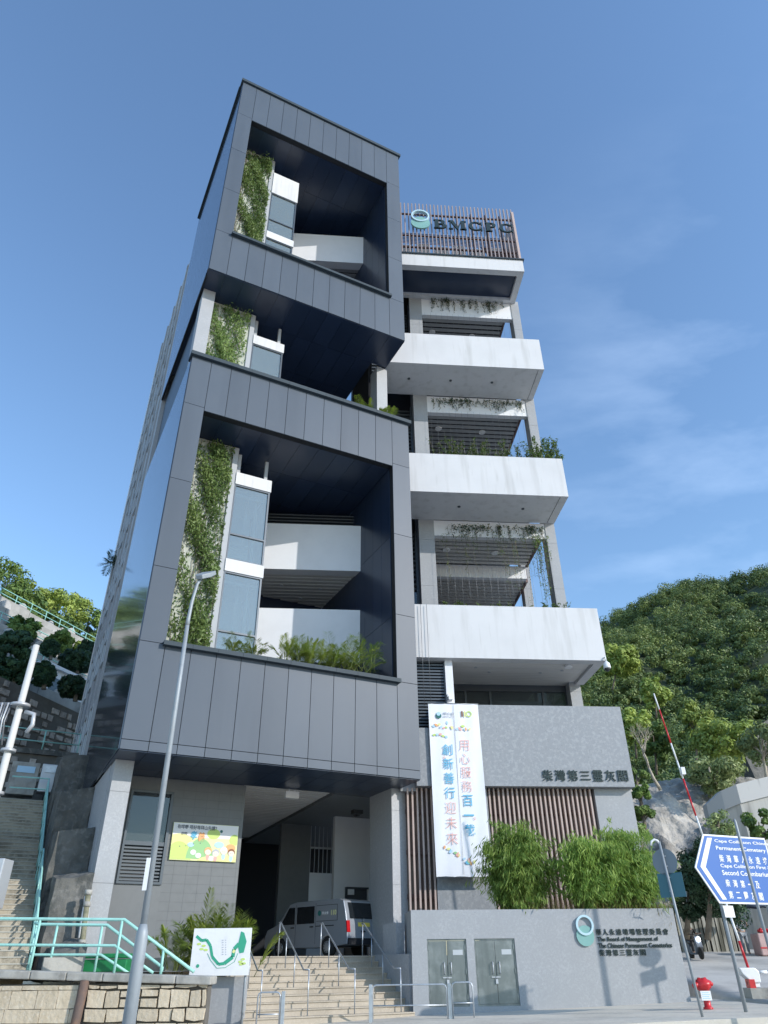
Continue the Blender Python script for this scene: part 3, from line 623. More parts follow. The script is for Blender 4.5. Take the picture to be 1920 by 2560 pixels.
# left recess with louvres and strip windows, dark core behind
c = MB(WG)
for z0, z1 in ((34.2, 41), (25.5, 31.6), (17.7, 22), (8.8, 12.1)):
    n = int((z1 - z0) / .30)
    c = MB(WG)
    for i in range(n): c.box(-.3, 2.3, 5.2, 5.45, z0 + i * .30, z0 + i * .30 + .13)
    P(c, 'louvre_screen', 'louvre')
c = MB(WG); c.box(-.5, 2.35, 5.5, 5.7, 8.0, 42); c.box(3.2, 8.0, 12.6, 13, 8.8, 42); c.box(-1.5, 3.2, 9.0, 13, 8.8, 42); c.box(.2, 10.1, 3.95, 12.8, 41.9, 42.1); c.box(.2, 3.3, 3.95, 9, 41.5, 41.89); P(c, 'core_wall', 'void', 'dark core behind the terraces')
for zb in (25.2, 15.6):
    c = MB(WG); c.box(1.45, 2.34, 4.7, 4.8, zb - .8, zb + .2); sp = P(c, 'spandrel', 'whiteclean', 'white spandrel beside the inner column')
    c = MB(WG); c.box(1.5, 2.2, 4.72, 4.76, zb + .3, zb + 2.0); P(c, 'pane', 'glassdark', parent=sp)
    c = MB(WG); c.box(1.45, 2.34, 4.68, 4.8, zb + .2, zb + .3); c.box(2.2, 2.34, 4.66, 4.8, zb + .3, zb + 6); P(c, 'frame', 'frame', parent=sp)
for zf in (33.9, 24.3, 14.5):
    c = MB(WG); c.box(3.2, 9.9, 3.95, 12.6, zf - .6, zf - .3); P(c, 'floor_slab', 'tile')
# storey under the lowest band: ribbon of glass, post, louvres
c = MB(WG); c.box(3.2, 9.95, 4.6, 4.62, 9.0, 12.2); GLZ = P(c, 'ribbon_window', 'glassdark', 'ribbon window above the stone block')
c = MB(WG)
for x in (3.25, 4.45, 5.75, 8.55, 9.8): c.box(x, x + .10, 4.52, 4.66, 9.0, 12.2)
c.box(3.2, 9.95, 4.5, 4.68, 11.92, 12.42); P(c, 'frame', 'frame', parent=GLZ)
c = MB(WG); c.box(3.2, 9.9, 7.4, 7.6, 9.0, 12.3); P(c, 'interior_wall', 'tile', parent=GLZ)
c = MB(WG); c.box(2.86, 3.22, .75, 1.05, 8.8, 12.3); P(c, 'post', 'whiteclean', 'white post beside the ribbon window')
c = MB(WG)
for i in range(26): c.box(1.40, 2.85, .9, 1.1, 8.3 + i * .15, 8.38 + i * .15)
c.box(2.80, 2.86, .85, 1.1, 8.3, 12.1); P(c, 'louvre_screen', 'louvre', 'dark louvres left of the white post')
c = MB(WG); c.box(1.3, 2.86, 1.12, 1.3, 8.3, 12.1); P(c, 'louvre_back', 'void')
c = MB(WG); c.tube([(1.75, .3, 14.8), (1.75, .3, 9.8)], .012, 5); c.tube([(2.05, .3, 14.8), (2.05, .3, 9.8)], .012, 5); P(c, 'cable', 'wire')
# stone block over the slats
c = MB(WG); c.box(2.3, 10.68, 0, .9, 6.30, 9.77); c.box(9.9, 10.68, .9, 9, 6.3, 9.77); c.box(1.25, 2.3, .02, .9, 6.30, 8.72); c.box(.6, 1.25, .42, .9, 6.16, 7.2)
P(c, 'stone_block', 'stone', 'smooth grey stone block above the fins')
# fins, screen behind, granite pier, panel under the banner
c = MB(WG)
for x in list(np.arange(.86, 1.95, .2)) + list(np.arange(4.36, 8.9, .2)): c.box(x, x + .07, .40, .56, 1.2, 6.29)
FN = P(c, 'fin_screen', 'fin', 'upright pinkish fins under the stone block')
c = MB(WG)
for z in (2.15, 3.75, 5.3): c.box(.8, 1.97, .62, .70, z, z + .17); c.box(4.3, 8.95, .62, .70, z, z + .17)
P(c, 'screen_rail', 'finred', parent=FN)
c = MB(WG); c.box(.7, 8.98, .78, .86, 1.0, 6.29); P(c, 'screen_back', mat('bronze mesh backing', (.20, .155, .125), .7, streak=[(3, .5, (.13, .085, .075), .4, .7)]), parent=FN)
c = MB(WG)
for z0, z1 in ((.8, 2.4), (2.4, 4.55), (4.55, 6.30)): c.box(8.98, 10.62, .38, 9, z0 + .006, z1 - .006)
c.box(8.99, 10.61, .40, 8.9, .8, 6.29); P(c, 'granite_pier', 'granite', 'broad granite pier right of the fins')
c = MB(WG); c.box(1.98, 4.3, .42, .6, .9, 6.29); P(c, 'granite_panel', 'stone', 'granite panel behind the banner')
# ---- cameras on the facade
for (F_, x, y, z, nm) in ((WG, 10.55, .3, 12.05, 'dome'), (WG, 2.95, .55, 10.15, 'bullet')):
    r = thing('security_camera', 'white dome camera hanging from the lowest terrace band' if nm == 'dome' else 'white bullet camera beside the top of the banner', 'camera', F_ @ Vector((x, y, z)))
    c = MB(F_)
    if nm == 'dome':
        c.tube([(x - .1, y + .3, z + .25), (x, y, z + .2), (x, y, z)], .035); c.build('bracket', 'whitepaint', r)
        c = MB(F_); c.lathe([(.05, 0), (.15, -.12), (.17, -.3), (.17, -.36)], (x, y, z), 14); c.build('housing', 'whitepaint', r)
        c = MB(F_); c.sphere((x, y, z - .37), .14, 8); c.build('dome', 'vanglass', r)
    else:
        c.box(x - .08, x + .08, y, y + .2, z, z + .3); c.build('bracket', 'whitepaint', r)
        c = MB(F_); c.box(x - .09, x + .09, y - .35, y, z - .08, z + .1); c.build('housing', 'whitepaint', r)
# ================================================================== lettering on the building
r = thing('roof_sign', 'pale blue ring, jade disc and dark letters BMCPC on the roof fins', 'sign', WG @ Vector((6, .8, 45)))
c = MB(WG); c.ring((2.99, 46.25), .56, .68, .72, .95, 32, 1, .98); c.build('ring', 'lettertealring', r)
c = MB(WG); c.disc((2.99, 45.52), .70, .80, .92, 32, 1, .94); c.build('disc', 'jade', r)
def serif_letters(F_, word, x0, x1, z0, z1, y0, y1, m, parent):
    n = len(word); pitch = (x1 - x0) / n
    wd = {'B': .82, 'M': 1.18, 'C': .95, 'P': .78}; tot = sum(wd[k] for k in word) + .16 * (n - 1); sc = (x1 - x0) / tot; x = x0; H = z1 - z0
    for ch in word:
        b = MB(F_); wl = wd[ch] * sc; st = .24 * sc; th = .075 * sc
        bx = lambda a, b_, c_, d_: b.box(x + a, x + b_, y0, y1, z0 + c_, z0 + d_)
        def arc(cx, cz, rx, rz, a0, a1, t0, t1, k=18):
            for i in range(k):
                A0, A1 = a0 + (a1 - a0) * i / k, a0 + (a1 - a0) * (i + 1) / k
                t = lambda A: t0 + (t1 - t0) * abs(math.cos(A))
                p = [(x + cx + (rx) * math.cos(A0), z0 + cz + rz * math.sin(A0)), (x + cx + rx * math.cos(A1), z0 + cz + rz * math.sin(A1)),
                     (x + cx + (rx - t(A1)) * math.cos(A1), z0 + cz + (rz - th) * math.sin(A1)), (x + cx + (rx - t(A0)) * math.cos(A0), z0 + cz + (rz - th) * math.sin(A0))]
                b.prism(p, y1 - y0, 'y', y0)
        if ch in 'BP':
            bx(.08 * sc, .08 * sc + st, 0, H); bx(0, .45 * sc, 0, th); bx(0, .45 * sc, H - th, H)
            rz = H * .26; arc(.40 * sc, H - rz, wl * .86 - .36 * sc, rz, -math.pi / 2, math.pi / 2, th, st); bx(.3 * sc, .42 * sc, H - 2 * rz, H - 2 * rz + th)
            if ch == 'B': rz2 = (H - 2 * rz + th) / 2; arc(.42 * sc, rz2, wl - .40 * sc, rz2, -math.pi / 2, math.pi / 2, th, st)
        elif ch == 'C':
            arc(wl / 2, H / 2, wl / 2, H / 2, math.radians(42), math.radians(318), th, st); bx(wl * .86, wl * .94, H * .62, H); bx(wl * .86, wl * .94, 0, H * .38)
        elif ch == 'M':
            bx(.10 * sc, .16 * sc, 0, H); bx(wl - .10 * sc - st, wl - .10 * sc, 0, H); bx(0, .28 * sc, 0, th); bx(0, .25 * sc, H - th, H); bx(wl - .42 * sc, wl, 0, th); bx(wl - .25 * sc, wl, H - th, H)
            b.prism([(x + .10 * sc, z0 + H), (x + .10 * sc + st, z0 + H), (x + wl * .54, z0 + .1 * H), (x + wl * .46, z0)], y1 - y0, 'y', y0 + .001)
            b.prism([(x + wl - .10 * sc - st, z0 + H), (x + wl - .06 * sc - st, z0 + H), (x + wl * .52, z0), (x + wl * .45, z0)], y1 - y0, 'y', y0 + .002)
        b.build('letter', m, parent); x += wl + .16 * sc
serif_letters(WG, 'BMCPC', 3.95, 9.85, 44.95, 45.92, .74, .86, 'letter', r)
r = thing('wall_sign', 'dark raised Chinese characters along the foot of the stone block', 'sign', WG @ Vector((8.5, 0, 6.7)))
for i, ch in enumerate('柴灣第三靈灰閣'): text(ch, WG, 6.68 + i * .552, 6.68 + i * .552 + .44, 6.52 + (.05 if ch == '三' else 0), 6.97 - (.05 if ch == '三' else 0), -.006, .05, 'letter', r, 'character', .004)
# ================================================================== banner, poster
r = thing('banner', 'tall white vertical banner with blue and coral Chinese characters on the stone block', 'banner', WG @ Vector((3, -.1, 2.9)))
b = MB(WG); nx_, nz_ = 12, 34
for yy in (0, .012):
    k = b.pts([(1.86 + 2.24 * i / nx_ + .03 * (j / nz_), -.10 + yy - .03 * math.sin(i * 1.9 + j * .21) * (.3 + .7 * abs(math.sin(j * .3))) * .5, 9.76 - 6.90 * j / nz_) for j in range(nz_ + 1) for i in range(nx_ + 1)])
    for j in range(nz_):
        for i in range(nx_): b.face([k + j * (nx_ + 1) + i, k + j * (nx_ + 1) + i + 1, k + (j + 1) * (nx_ + 1) + i + 1, k + (j + 1) * (nx_ + 1) + i], True)
b.build('cloth', 'vinyl', r)
b = MB(WG); b.tube([(1.84, -.08, 9.77), (4.12, -.08, 9.77)], .03, 6); b.tube([(1.88, -.08, 2.86), (4.16, -.08, 2.86)], .03, 6); b.box(2.98, 2.99, -.125, -.12, 2.95, 9.7)
b.build('rod', 'wire', r)
YB = -.135
for i, ch in enumerate('用心服務百一載'):
    z = 8.16 - i * .563; text(ch, WG, 3.14, 3.56, z - .43 + (.18 if ch == '一' else 0), z - (.19 if ch == '一' else 0), YB, .008, 'ink_b' if i > 3 else 'ink_r', r, 'character', .002 if i > 3 else -.016)
for i, ch in enumerate('創新善行迎未來'):
    z = 7.98 - i * .585; text(ch, WG, 2.39, 2.83, z - .45, z, YB, .008, 'ink_b' if i < 4 else 'ink_r', r, 'character', .002 if i < 4 else -.016)
b = MB(WG); b.disc((2.30, 9.22), .125, YB, YB + .006); b.build('emblem', 'ink_t', r)
b = MB(WG); b.disc((2.30, 9.30), .085, YB - .004, YB); b.build('emblem', 'ink_lb', r, 'pale inner disc of the emblem')
text('華永會', WG, 2.52, 3.0, 9.26, 9.38, YB, .006, 'ink_lk', r, 'character'); text('BMCPC', WG, 2.52, 3.0, 9.15, 9.21, YB, .006, 'ink_lk', r)
text('1', WG, 3.32, 3.38, 9.18, 9.44, YB, .006, 'ink_br', r, 'numeral', .01); text('1', WG, 3.44, 3.50, 9.18, 9.44, YB, .006, 'ink_y', r, 'numeral', .02)
b = MB(WG); b.ring((3.66, 9.31), .085, .13, YB, YB + .006); b.build('numeral', 'ink_pg', r)
def leaf_print(F_, x, z, L_, ang, y, mname, parent):
    b = MB(F_); ca, sa = math.cos(ang), math.sin(ang); p = []
    for k in range(13):
        t = k / 12; wv = .26 * math.sin(math.pi * t) * L_; p.append((t * L_, wv))
    q = p + [(t, -w_) for t, w_ in p[-2:0:-1]]
    b.prism([(x + a * ca - c_ * sa, z + a * sa + c_ * ca) for a, c_ in q], .004, 'y', y); b.build('printed_leaf', mname, parent)
for i in range(15):
    x = 1.98 + i * .115; z = 8.78 + .10 * math.sin(i * 1.3) - .01 * i
    leaf_print(WG, x, z, random.uniform(.14, .22), random.uniform(-.9, 2.2), YB - .001 * (i % 3), ['ink_lb', 'ink_o', 'ink_y', 'ink_lb', 'ink_r', 'ink_pg'][i % 6], r)
for i in range(5): leaf_print(WG, 1.98 + i * .13, 8.36 + .04 * math.sin(i), .18, random.uniform(-.4, .6), YB, ['ink_pg', 'ink_lb', 'ink_r'][i % 3], r)
for i in range(14):
    x = 2.25 + i * .09; z = 3.85 - i * .045 + .06 * math.sin(i * 2)
    leaf_print(WG, x, z, random.uniform(.14, .22), random.uniform(-1, 2.4), YB - .001 * (i % 3), ['ink_o', 'ink_y', 'ink_lb', 'ink_b', 'ink_g', 'ink_r'][i % 6], r)
for x, z in ((2.46, 7.42), (3.58, 5.0)):
    b = MB(WG); b.ring((x, z), .035, .05, YB, YB + .005, 16); b.build('printed_ring', 'ink_r', r)
# poster on the tiled wall
r = thing('poster', 'bright yellow green cartoon poster on the grey tiled wall', 'poster', TW @ Vector((4.2, 3.7, 3.4)))
X0, X1, Z0, Z1, YP = 2.96, 5.54, 3.40, 4.71, 3.72
b = MB(TW); b.box(X0, X1, YP, 3.795, Z0, Z1); b.build('board', mat('lemon poster', (.78, .80, .40), .5), r)
def pz(fx, fz): return X0 + fx * (X1 - X0), Z0 + fz * (Z1 - Z0)
def blob(fx, fz, rx, rz, m, k, a0=0, a1=2 * math.pi, name='printed_shape'):
    x, z = pz(fx, fz); b = MB(TW); n = 22
    x0_, x1_, z0_, z1_ = X0 + .01, X1 - .01, Z0 + .01, Z1 - .01
    b.prism([(min(max(x + rx * math.cos(a0 + (a1 - a0) * j / n), x0_), x1_), min(max(z + rz * math.sin(a0 + (a1 - a0) * j / n), z0_), z1_)) for j in range(n + (0 if a1 - a0 > 6.2 else 1))], .004, 'y', YP - .006 - .002 * k); b.build(name, m, r)
b = MB(TW); b.box(X0 + .01, X1 - .01, YP - .004, YP - .001, pz(0, .62)[1], Z1 - .01); b.build('printed_shape', 'ink_w', r)
blob(.12, .55, .45, .2, 'ink_y', 0); blob(.62, .74, .26, .19, 'ink_pg', 1); blob(.95, .6, .2, .2, 'ink_pg', 1)
blob(.12, .02, .5, .62, 'ink_pg', 2, 0, math.pi); blob(.44, .05, .52, .72, 'ink_g', 3, 0, math.pi); blob(.8, .0, 1.0, .22, 'ink_y', 4, 0, math.pi)
blob(.72, .45, .19, .11, 'ink_lb', 3); blob(.29, .42, .13, .08, 'ink_lb', 4); blob(.90, .38, .2, .14, 'ink_o', 2)
for fx, fz in ((.34, .22), (.42, .14), (.62, .08)): blob(fx, fz, .11, .09, 'ink_w', 5)
for fx, fz, hm in ((.56, .27, 'ink_o'), (.68, .23, 'ink_lk'), (.80, .30, 'ink_w'), (.92, .26, 'ink_br')):
    blob(fx, fz - .15, .07, .13, 'ink_lb' if hm in ('ink_w', 'ink_br') else 'ink_r', 5); blob(fx, fz, .145, .135, hm, 6); blob(fx, fz - .03, .12, .095, 'ink_skin', 7)
    for d_ in (-.035, .035): x, z = pz(fx, fz - .03); b = MB(TW); b.disc((x + d_, z), .011, YP - .024, YP - .022, 8); b.build('printed_dot', 'ink_k', r)
for fx, fz in ((.13, .36), (.22, .38), (.33, .44), (.43, .47)): x, z = pz(fx, fz); b = MB(TW); b.disc((x, z), .02, YP - .018, YP - .016, 8); b.build('printed_dot', 'ink_k', r)
text('有咩嘢 唔好等拜山先講？', TW, *[pz(.06, 0)[0], pz(.66, 0)[0]], pz(0, .83)[1], pz(0, .95)[1], YP - .012, .006, 'ink_k', r, bold=.012)
text('即時', TW, pz(.13, 0)[0], pz(.22, 0)[0], pz(0, .67)[1], pz(0, .75)[1], YP - .012, .006, 'ink_k', r)
text('孝', TW, pz(.27, 0)[0], pz(.37, 0)[0], pz(0, .56)[1], pz(0, .79)[1], YP - .02, .006, 'ink_b', r, 'character', .03); text('義', TW, pz(.39, 0)[0], pz(.49, 0)[0], pz(0, .52)[1], pz(0, .77)[1], YP - .02, .006, 'ink_o', r, 'character', .03)
blob(.735, .82, .055, .055, 'ink_t', 2)
# ================================================================== planter wall with cabinets and lettering
r = thing('planter_wall', 'long low granite planter wall with two steel cabinets and company lettering', 'wall', PL @ Vector((5, .5, -1.3)))
b = MB(PL); H0, H1 = 1.55, 1.60
D = [(1.30, 2.66), (2.93, 4.35)]
def wallseg(x0, x1, z0, z1): b.box(x0, x1, 0, .35, z0, z1)
for x0, x1 in ((.77, 1.30), (2.66, 2.93), (4.35, 10.22)): wallseg(x0, x1, -1.9, 1.575)
for x0, x1 in D: wallseg(x0, x1, .70, 1.575); wallseg(x0, x1, -1.9, -1.22)
b.box(.77, 1.05, .35, 2.2, -1.9, 1.575); b.box(9.9, 10.22, .35, 2.8, -1.9, 1.575)
b.build('wall', 'granite', r)
b = MB(PL); b.box(1.05, 9.9, .35, 2.8, .9, 1.35); b.build('soil_bed', 'soil', r)
for (x0, x1) in D:
    xm = (x0 + x1) / 2; c = MB(PL)
    c.box(x0, x0 + .05, .05, .12, -1.22, .70); c.box(x1 - .05, x1, .05, .12, -1.22, .70); c.box(x0 + .05, x1 - .05, .05, .12, .65, .70); c.box(x0 + .05, x1 - .05, .05, .12, -1.22, -1.17)
    fr = c.build('cabinet_frame', 'stainless', r)
    for a, b_ in ((x0 + .055, xm - .006), (xm + .006, x1 - .055)):
        c = MB(PL); c.box(a, b_, .06, .10, -1.165, .645); dr = c.build('cabinet_door', 'stainless', r, bevel=.006)
        hx = b_ - .11 if a < xm - .3 else a + .11
        c = MB(PL); c.tube([(hx, .06, .02), (hx, -.02, .0), (hx, -.02, -.3), (hx, .06, -.32)], .018, 8); c.build('handle', 'framelight', dr)
        c = MB(PL)
        for z in (.45, -.25, -.95): c.box((x0 + .02) if a < xm - .3 else (x1 - .07), (x0 + .07) if a < xm - .3 else (x1 - .02), .03, .06, z - .07, z + .07)
        c.build('hinge', 'stainless', dr)
        if a > xm - .1:
            c = MB(PL); c.box(b_ - .42, b_ - .08, .055, .06, .23, .38); c.build('label_plate', 'framelight', dr)
    c = MB(PL); c.box(xm - .18, xm + .12, .03, .06, -.43, -.40); c.box(xm - .05, xm + .03, .01, .05, -.60, -.47); c.tube([(xm - .04, .03, -.47), (xm - .04, .03, -.40), (xm + .02, .03, -.40), (xm + .02, .03, -.47)], .01, 6); c.build('padlock', 'framelight', fr)
r = thing('wall_sign', 'pale blue ring, jade disc and dark lettering on the planter wall', 'sign', PL @ Vector((8, -.05, .7)))
c = MB(PL); c.ring((6.88, 1.075), .245, .315, -.10, -.03, 36); c.build('ring', 'lettertealring', r)
c = MB(PL); c.disc((6.86, .755), .315, -.06, -.015, 36); c.build('disc', 'jade', r)
YP2 = -.006
for i, ch in enumerate('華人永遠墳場管理委員會'): text(ch, PL, 7.27 + i * .242, 7.27 + i * .242 + .19, .77, .955, YP2, .03, 'letter', r, 'character', .006)
text('The Board of Management of', PL, 7.28, 9.47, .55, .715, YP2, .03, 'letter', r, bold=.008)
text('The Chinese Permanent Cemeteries', PL, 7.28, 9.92, .385, .53, YP2, .03, 'letter', r, bold=.008)
for i, ch in enumerate('柴灣第三靈灰閣'): text(ch, PL, 7.28 + i * .243, 7.28 + i * .243 + .19, .155 + (.02 if ch == '三' else 0), .34 - (.02 if ch == '三' else 0), YP2, .03, 'letter', r, 'character', .006)
# ================================================================== front steps and handrails
SB, STP, NR = -1.44, .25, 10
Y00 = -2.62
rh = (STP - SB) / NR; run = .315
r = thing('stone_steps', 'flight of cream stone steps up to the passage beside the van', 'steps', TW @ Vector((8.4, 1.8, -1.4)))
b = MB(TW)
for i in range(NR):
    y0 = Y00 + i * run; z1 = SB + rh * (i + 1); xr = 9.86
    b.box(4.3, xr, y0, .3, z1 - rh - (.4 if i == 0 else 0), z1 - .035)
b.build('riser', 'step', r)
b = MB(TW)
for i in range(NR):
    y0 = Y00 + i * run; z1 = SB + rh * (i + 1); xr = 9.86
    n = 7
    for k in range(n): b.box(4.3 + (xr - 4.3) * k / n + .003, 4.3 + (xr - 4.3) * (k + 1) / n - .003, y0 - .035, y0 + run + .02, z1 - .035, z1)
b.build('tread', 'step', r)
def sz(y): return SB + rh * max(0, min(NR, math.floor((y - Y00) / run) + 1))
def slope(y): return SB + rh * ((y - Y00) / run + .5)
def handrail(u):
    o = thing('handrail', '', 'handrail', TW @ Vector((u, -1.2, -.6)), 'steel handrails on the front steps')
    b = MB(TW); zt = lambda y: slope(y) + .92
    b.tube([(u, .42, .25 + .98), (u, .26, .25 + .98), (u, -2.05, zt(-2.05)), (u, -2.5, zt(-2.05))], .024, 8); b.build('rail', 'steel', o)
    for y in (.34, -.4, -1.25, -2.50):
        c = MB(TW); top = (.25 + .98) if y > .3 else (zt(-2.05) if y < -2 else zt(y)); c.tube([(u, y, sz(y)), (u, y, top)], .019, 8); c.build('post', 'steel', o)
    return o
for u_, lab in ((4.85, 'leftmost steel handrail on the steps, partly behind the map board'), (6.32, 'steel handrail on the steps in front of the van side windows'), (7.85, 'steel handrail on the steps in front of the van rear wheel'), (9.45, 'steel handrail on the steps nearest the granite pier')):
    handrail(u_)['label'] = lab
r = thing('side_wall', 'shaded granite side wall along the right of the cream steps', 'wall', TW @ Vector((9.95, -1, -1.4)))
c = MB(TW); c.box(9.87, 10.1, -2.3, .5, -1.7, .27); c.box(10.0, 10.3, -1.2, -.2, .27, 1.2); c.box(10.1, 11.5, .2, 1.9, -1.7, .24); c.build('wall', 'granite2', r)
# low granite wall under the map board
c = MB(WG); 
c = MB(); c.box(-5.55, -4.16, 24.55, 24.95, -1.9, -.27)
tag(c.build('low_wall', 'granite', loc=(-5, 25.8, -1.5)), 'low speckled granite wall between the rubble wall and the steps', 'wall')
# map board
r = thing('map_board', 'white board with a green site map on posts beside the steps', 'notice board', (-4.9, 24.2, -1.5))
c = MB(); c.box(-5.74, -4.04, 24.2, 24.25, -.24, .935); c.build('board', 'whitepaint', r, bevel=.004)
for x in (-4.14, -5.62):
    c = MB(); c.tube([(x, 24.3, -1.6), (x, 24.3, .88)], .035, 8); c.build('post', 'steelpaint', r)
def mb_pt(cx, cy): p = at(160 + cx * 700 / 1659, 1860 + cy * 700 / 1659, 24.19); return (p.x, p.z)
def ribbon(pts, wd, m, parent, y, nm):
    b = MB()
    for (x0, z0), (x1, z1) in zip(pts[:-1], pts[1:]):
        dx, dz = x1 - x0, z1 - z0; l = math.hypot(dx, dz) + 1e-6; nx, nz = -dz / l * wd / 2, dx / l * wd / 2
        b.prism([(x0 + nx, z0 + nz), (x1 + nx, z1 + nz), (x1 - nx, z1 - nz), (x0 - nx, z0 - nz)], .003, 'y', y)
    return b.build(nm, m, parent)
ribbon([mb_pt(*p) for p in [(785, 1138), (815, 1165), (845, 1160), (868, 1195), (878, 1260), (915, 1305), (950, 1300)]], .075, 'ink_gr', r, 24.193, 'printed_map')
ribbon([mb_pt(*p) for p in [(950, 1300), (1000, 1262), (1008, 1215), (1035, 1185), (1075, 1172)]], .10, 'ink_gr', r, 24.192, 'printed_map')
b = MB(); b.prism([mb_pt(*p) for p in [(1040, 1240), (1030, 1195), (1050, 1110), (1068, 1118), (1082, 1170), (1065, 1235)]], .003, 'y', 24.19); b.build('printed_map', 'ink_gr', r)
ribbon([mb_pt(*p) for p in [(850, 1240), (868, 1280), (905, 1328), (955, 1325), (1010, 1290), (1030, 1240)]], .012, 'ink_gr', r, 24.191, 'printed_line')
ribbon([mb_pt(*p) for p in [(1000, 1225), (1012, 1232)]], .08, 'ink_y', r, 24.188, 'printed_mark')
for cx, cy in ((800, 1185), (815, 1215), (828, 1195), (840, 1220), (1045, 1290), (1060, 1275), (1050, 1305), (1065, 1300)):
    x, z = mb_pt(cx, cy); b = MB(); b.disc((x, z), .05, 24.192, 24.196, 10, 1.3, .6); b.build('printed_patch', 'ink_pg', r)
b = MB()
for k in range(7): x, z = mb_pt(935, 1165 + k * 14); b.box(x, x + .05, 24.192, 24.195, z, z + .02); x, z = mb_pt(955, 1165 + k * 14); b.box(x, x + .03, 24.192, 24.195, z, z + .02)
b.build('printed_key', 'ink_lk', r)
x, z = mb_pt(792, 1315); b = MB(); b.disc((x, z), .045, 24.19, 24.194, 14); b.build('emblem', 'ink_gr', r)
# ================================================================== van in the passage
VO = at(866, 2392, 32.3); VO.z = .25
VF = frame(VO, R(137))
r = thing('van', 'silver grey van parked under the building at the top of the steps', 'van', VF @ Vector((2.5, -.95, 0)))
prof = [(0, .42), (-.03, .62), (.0, 1.08), (.10, 1.55), (.22, 1.93), (.45, 2.0), (3.1, 2.0), (3.5, 1.93), (4.25, 1.22), (4.95, 1.02), (5.08, .8), (5.1, .35), (4.45, .33)]
for k in range(7): a = math.pi * k / 6; prof.append((4.05 + .40 * math.cos(a), .33 + .40 * math.sin(a)))
prof += [(3.6, .33), (1.55, .33)]
for k in range(7): a = math.pi * k / 6; prof.append((1.12 + .40 * math.cos(a), .33 + .40 * math.sin(a)))
prof += [(.66, .36)]
b = MB(VF); b.prism([(x, z) for x, z in prof], 1.88, 'y', -1.88); body = b.build('body', 'vanpaint', r, bevel=.05)
b = MB(VF); b.box(.5, 4.9, -1.80, -.08, .34, .7); b.build('underbody', 'black', r)
def sidewin(x0, x1, z0, z1, sl0=0, sl1=0):
    b = MB(VF); b.prism([(x0, z0), (x1, z0), (x1 + sl1, z1), (x0 + sl0, z1)], .012, 'y', -.002); return b.build('side_window', 'vanglass', r)
sidewin(1.93, 3.02, 1.18, 1.80); sidewin(3.16, 4.05, 1.18, 1.80, 0, -.52)
for x in (1.85, 3.09):
    b = MB(VF); b.box(x, x + .012, -.001, .004, .45, 1.9); b.build('door_gap', 'joint', r)
b = MB(VF); b.box(.75, 1.85, .0, .012, 1.06, 1.09); b.build('door_track', 'joint', r)
b = MB(VF)
for q in ((.55, 1.80, 1.80, 1.815), (.55, 1.80, 1.24, 1.255)): b.box(q[0], q[1], .0, .006, q[2], q[3])
b.box(.55, .565, 0, .006, 1.255, 1.8); b.build('panel_groove', 'joint', r)
for x in (3.18, 1.98): b = MB(VF); b.box(x, x + .2, .0, .03, 1.04, 1.08); b.build('door_handle', 'black', r)
for xw in (1.12, 4.05):
    b = MB(VF); b.lathe([(.20, -.24), (.33, -.24), (.345, -.18), (.345, -.04), (.33, .0), (.22, .01)], (xw, 0, .345), 22, 'y'); wl = b.build('wheel', 'tyre', r)
    b = MB(VF); b.lathe([(.21, .0), (.20, .02), (.15, .01), (.07, .03), (.05, .035)], (xw, 0, .345), 18, 'y'); b.build('rim', 'hub', wl)
    b = MB(VF)
    for k in range(10): a = 2 * math.pi * k / 10; b.disc((xw + .165 * math.cos(a), .345 + .165 * math.sin(a)), .022, .018, .022, 8)
    b.build('rim_hole', 'black', wl)
b = MB(VF); b.lathe([(.20, -.24), (.33, -.24), (.345, -.18), (.345, -.04), (.33, .0), (.22, .01)], (1.12, -1.66, .345), 22, 'y'); b.build('wheel', 'tyre', r)
def rear(y0, y1, z0, z1, off, m, nm):
    b = MB(VF); xf = lambda z: float(np.interp(z, [.42, .62, 1.08, 1.55, 1.93], [0, -.03, 0, .10, .22])) - off
    b.quad([(xf(z0), y0, z0), (xf(z0), y1, z0), (xf(z1), y1, z1), (xf(z1), y0, z1), (xf(z0) + .05, y0, z0), (xf(z0) + .05, y1, z0), (xf(z1) + .05, y1, z1), (xf(z1) + .05, y0, z1)][:4])
    k = b.pts([(xf(z0) + .05, y0, z0), (xf(z0) + .05, y1, z0), (xf(z1) + .05, y1, z1), (xf(z1) + .05, y0, z1)])
    b.face([k, k + 1, k + 2, k + 3]); b.face([0, 1, k + 1, k]); b.face([2, 3, k + 3, k + 2]); b.face([1, 2, k + 2, k + 1]); b.face([0, 3, k + 3, k])
    return b.build(nm, m, r)
rear(-1.66, -.20, 1.30, 1.86, .035, 'vanglass', 'rear_window'); rear(-1.28, -.62, 1.02, 1.16, .015, 'plate', 'number_plate'); rear(-1.84, -.04, .40, .62, .05, 'joint', 'bumper')
for y0, y1 in ((-.17, .004), (-1.884, -1.72)): rear(y0, y1, .82, 1.22, .02, 'taillight', 'tail_light')
b = MB(VF); b.lathe([(.07, 0), (.05, -.02)], (-.0, -.94, 1.24), 14, 'x'); b.build('emblem', 'hub', r)
b = MB(VF); b.tube([(.1, -.95, .85), (-.06, -.95, .85), (-.06, -.75, .85)], .03); b.build('tailgate_handle', 'black', r)
VT = VF @ Matrix.Translation((0, 0, 0)) @ Matrix.Rotation(math.pi, 4, 'Z')      # lettering frame: reads along the side
b = MB(VT); b.disc((-1.62, 1.53), .10, -.012, -.006, 18); b.build('emblem', 'ink_t', r, 'teal roundel on the van side')
text('華永會', VT, -1.47, -1.08, 1.47, 1.58, -.006, .006, 'ink_w', r, 'character'); text('110', VT, -.92, -.62, 1.44, 1.62, -.006, .006, 'ink_y', r, 'numeral', .01)
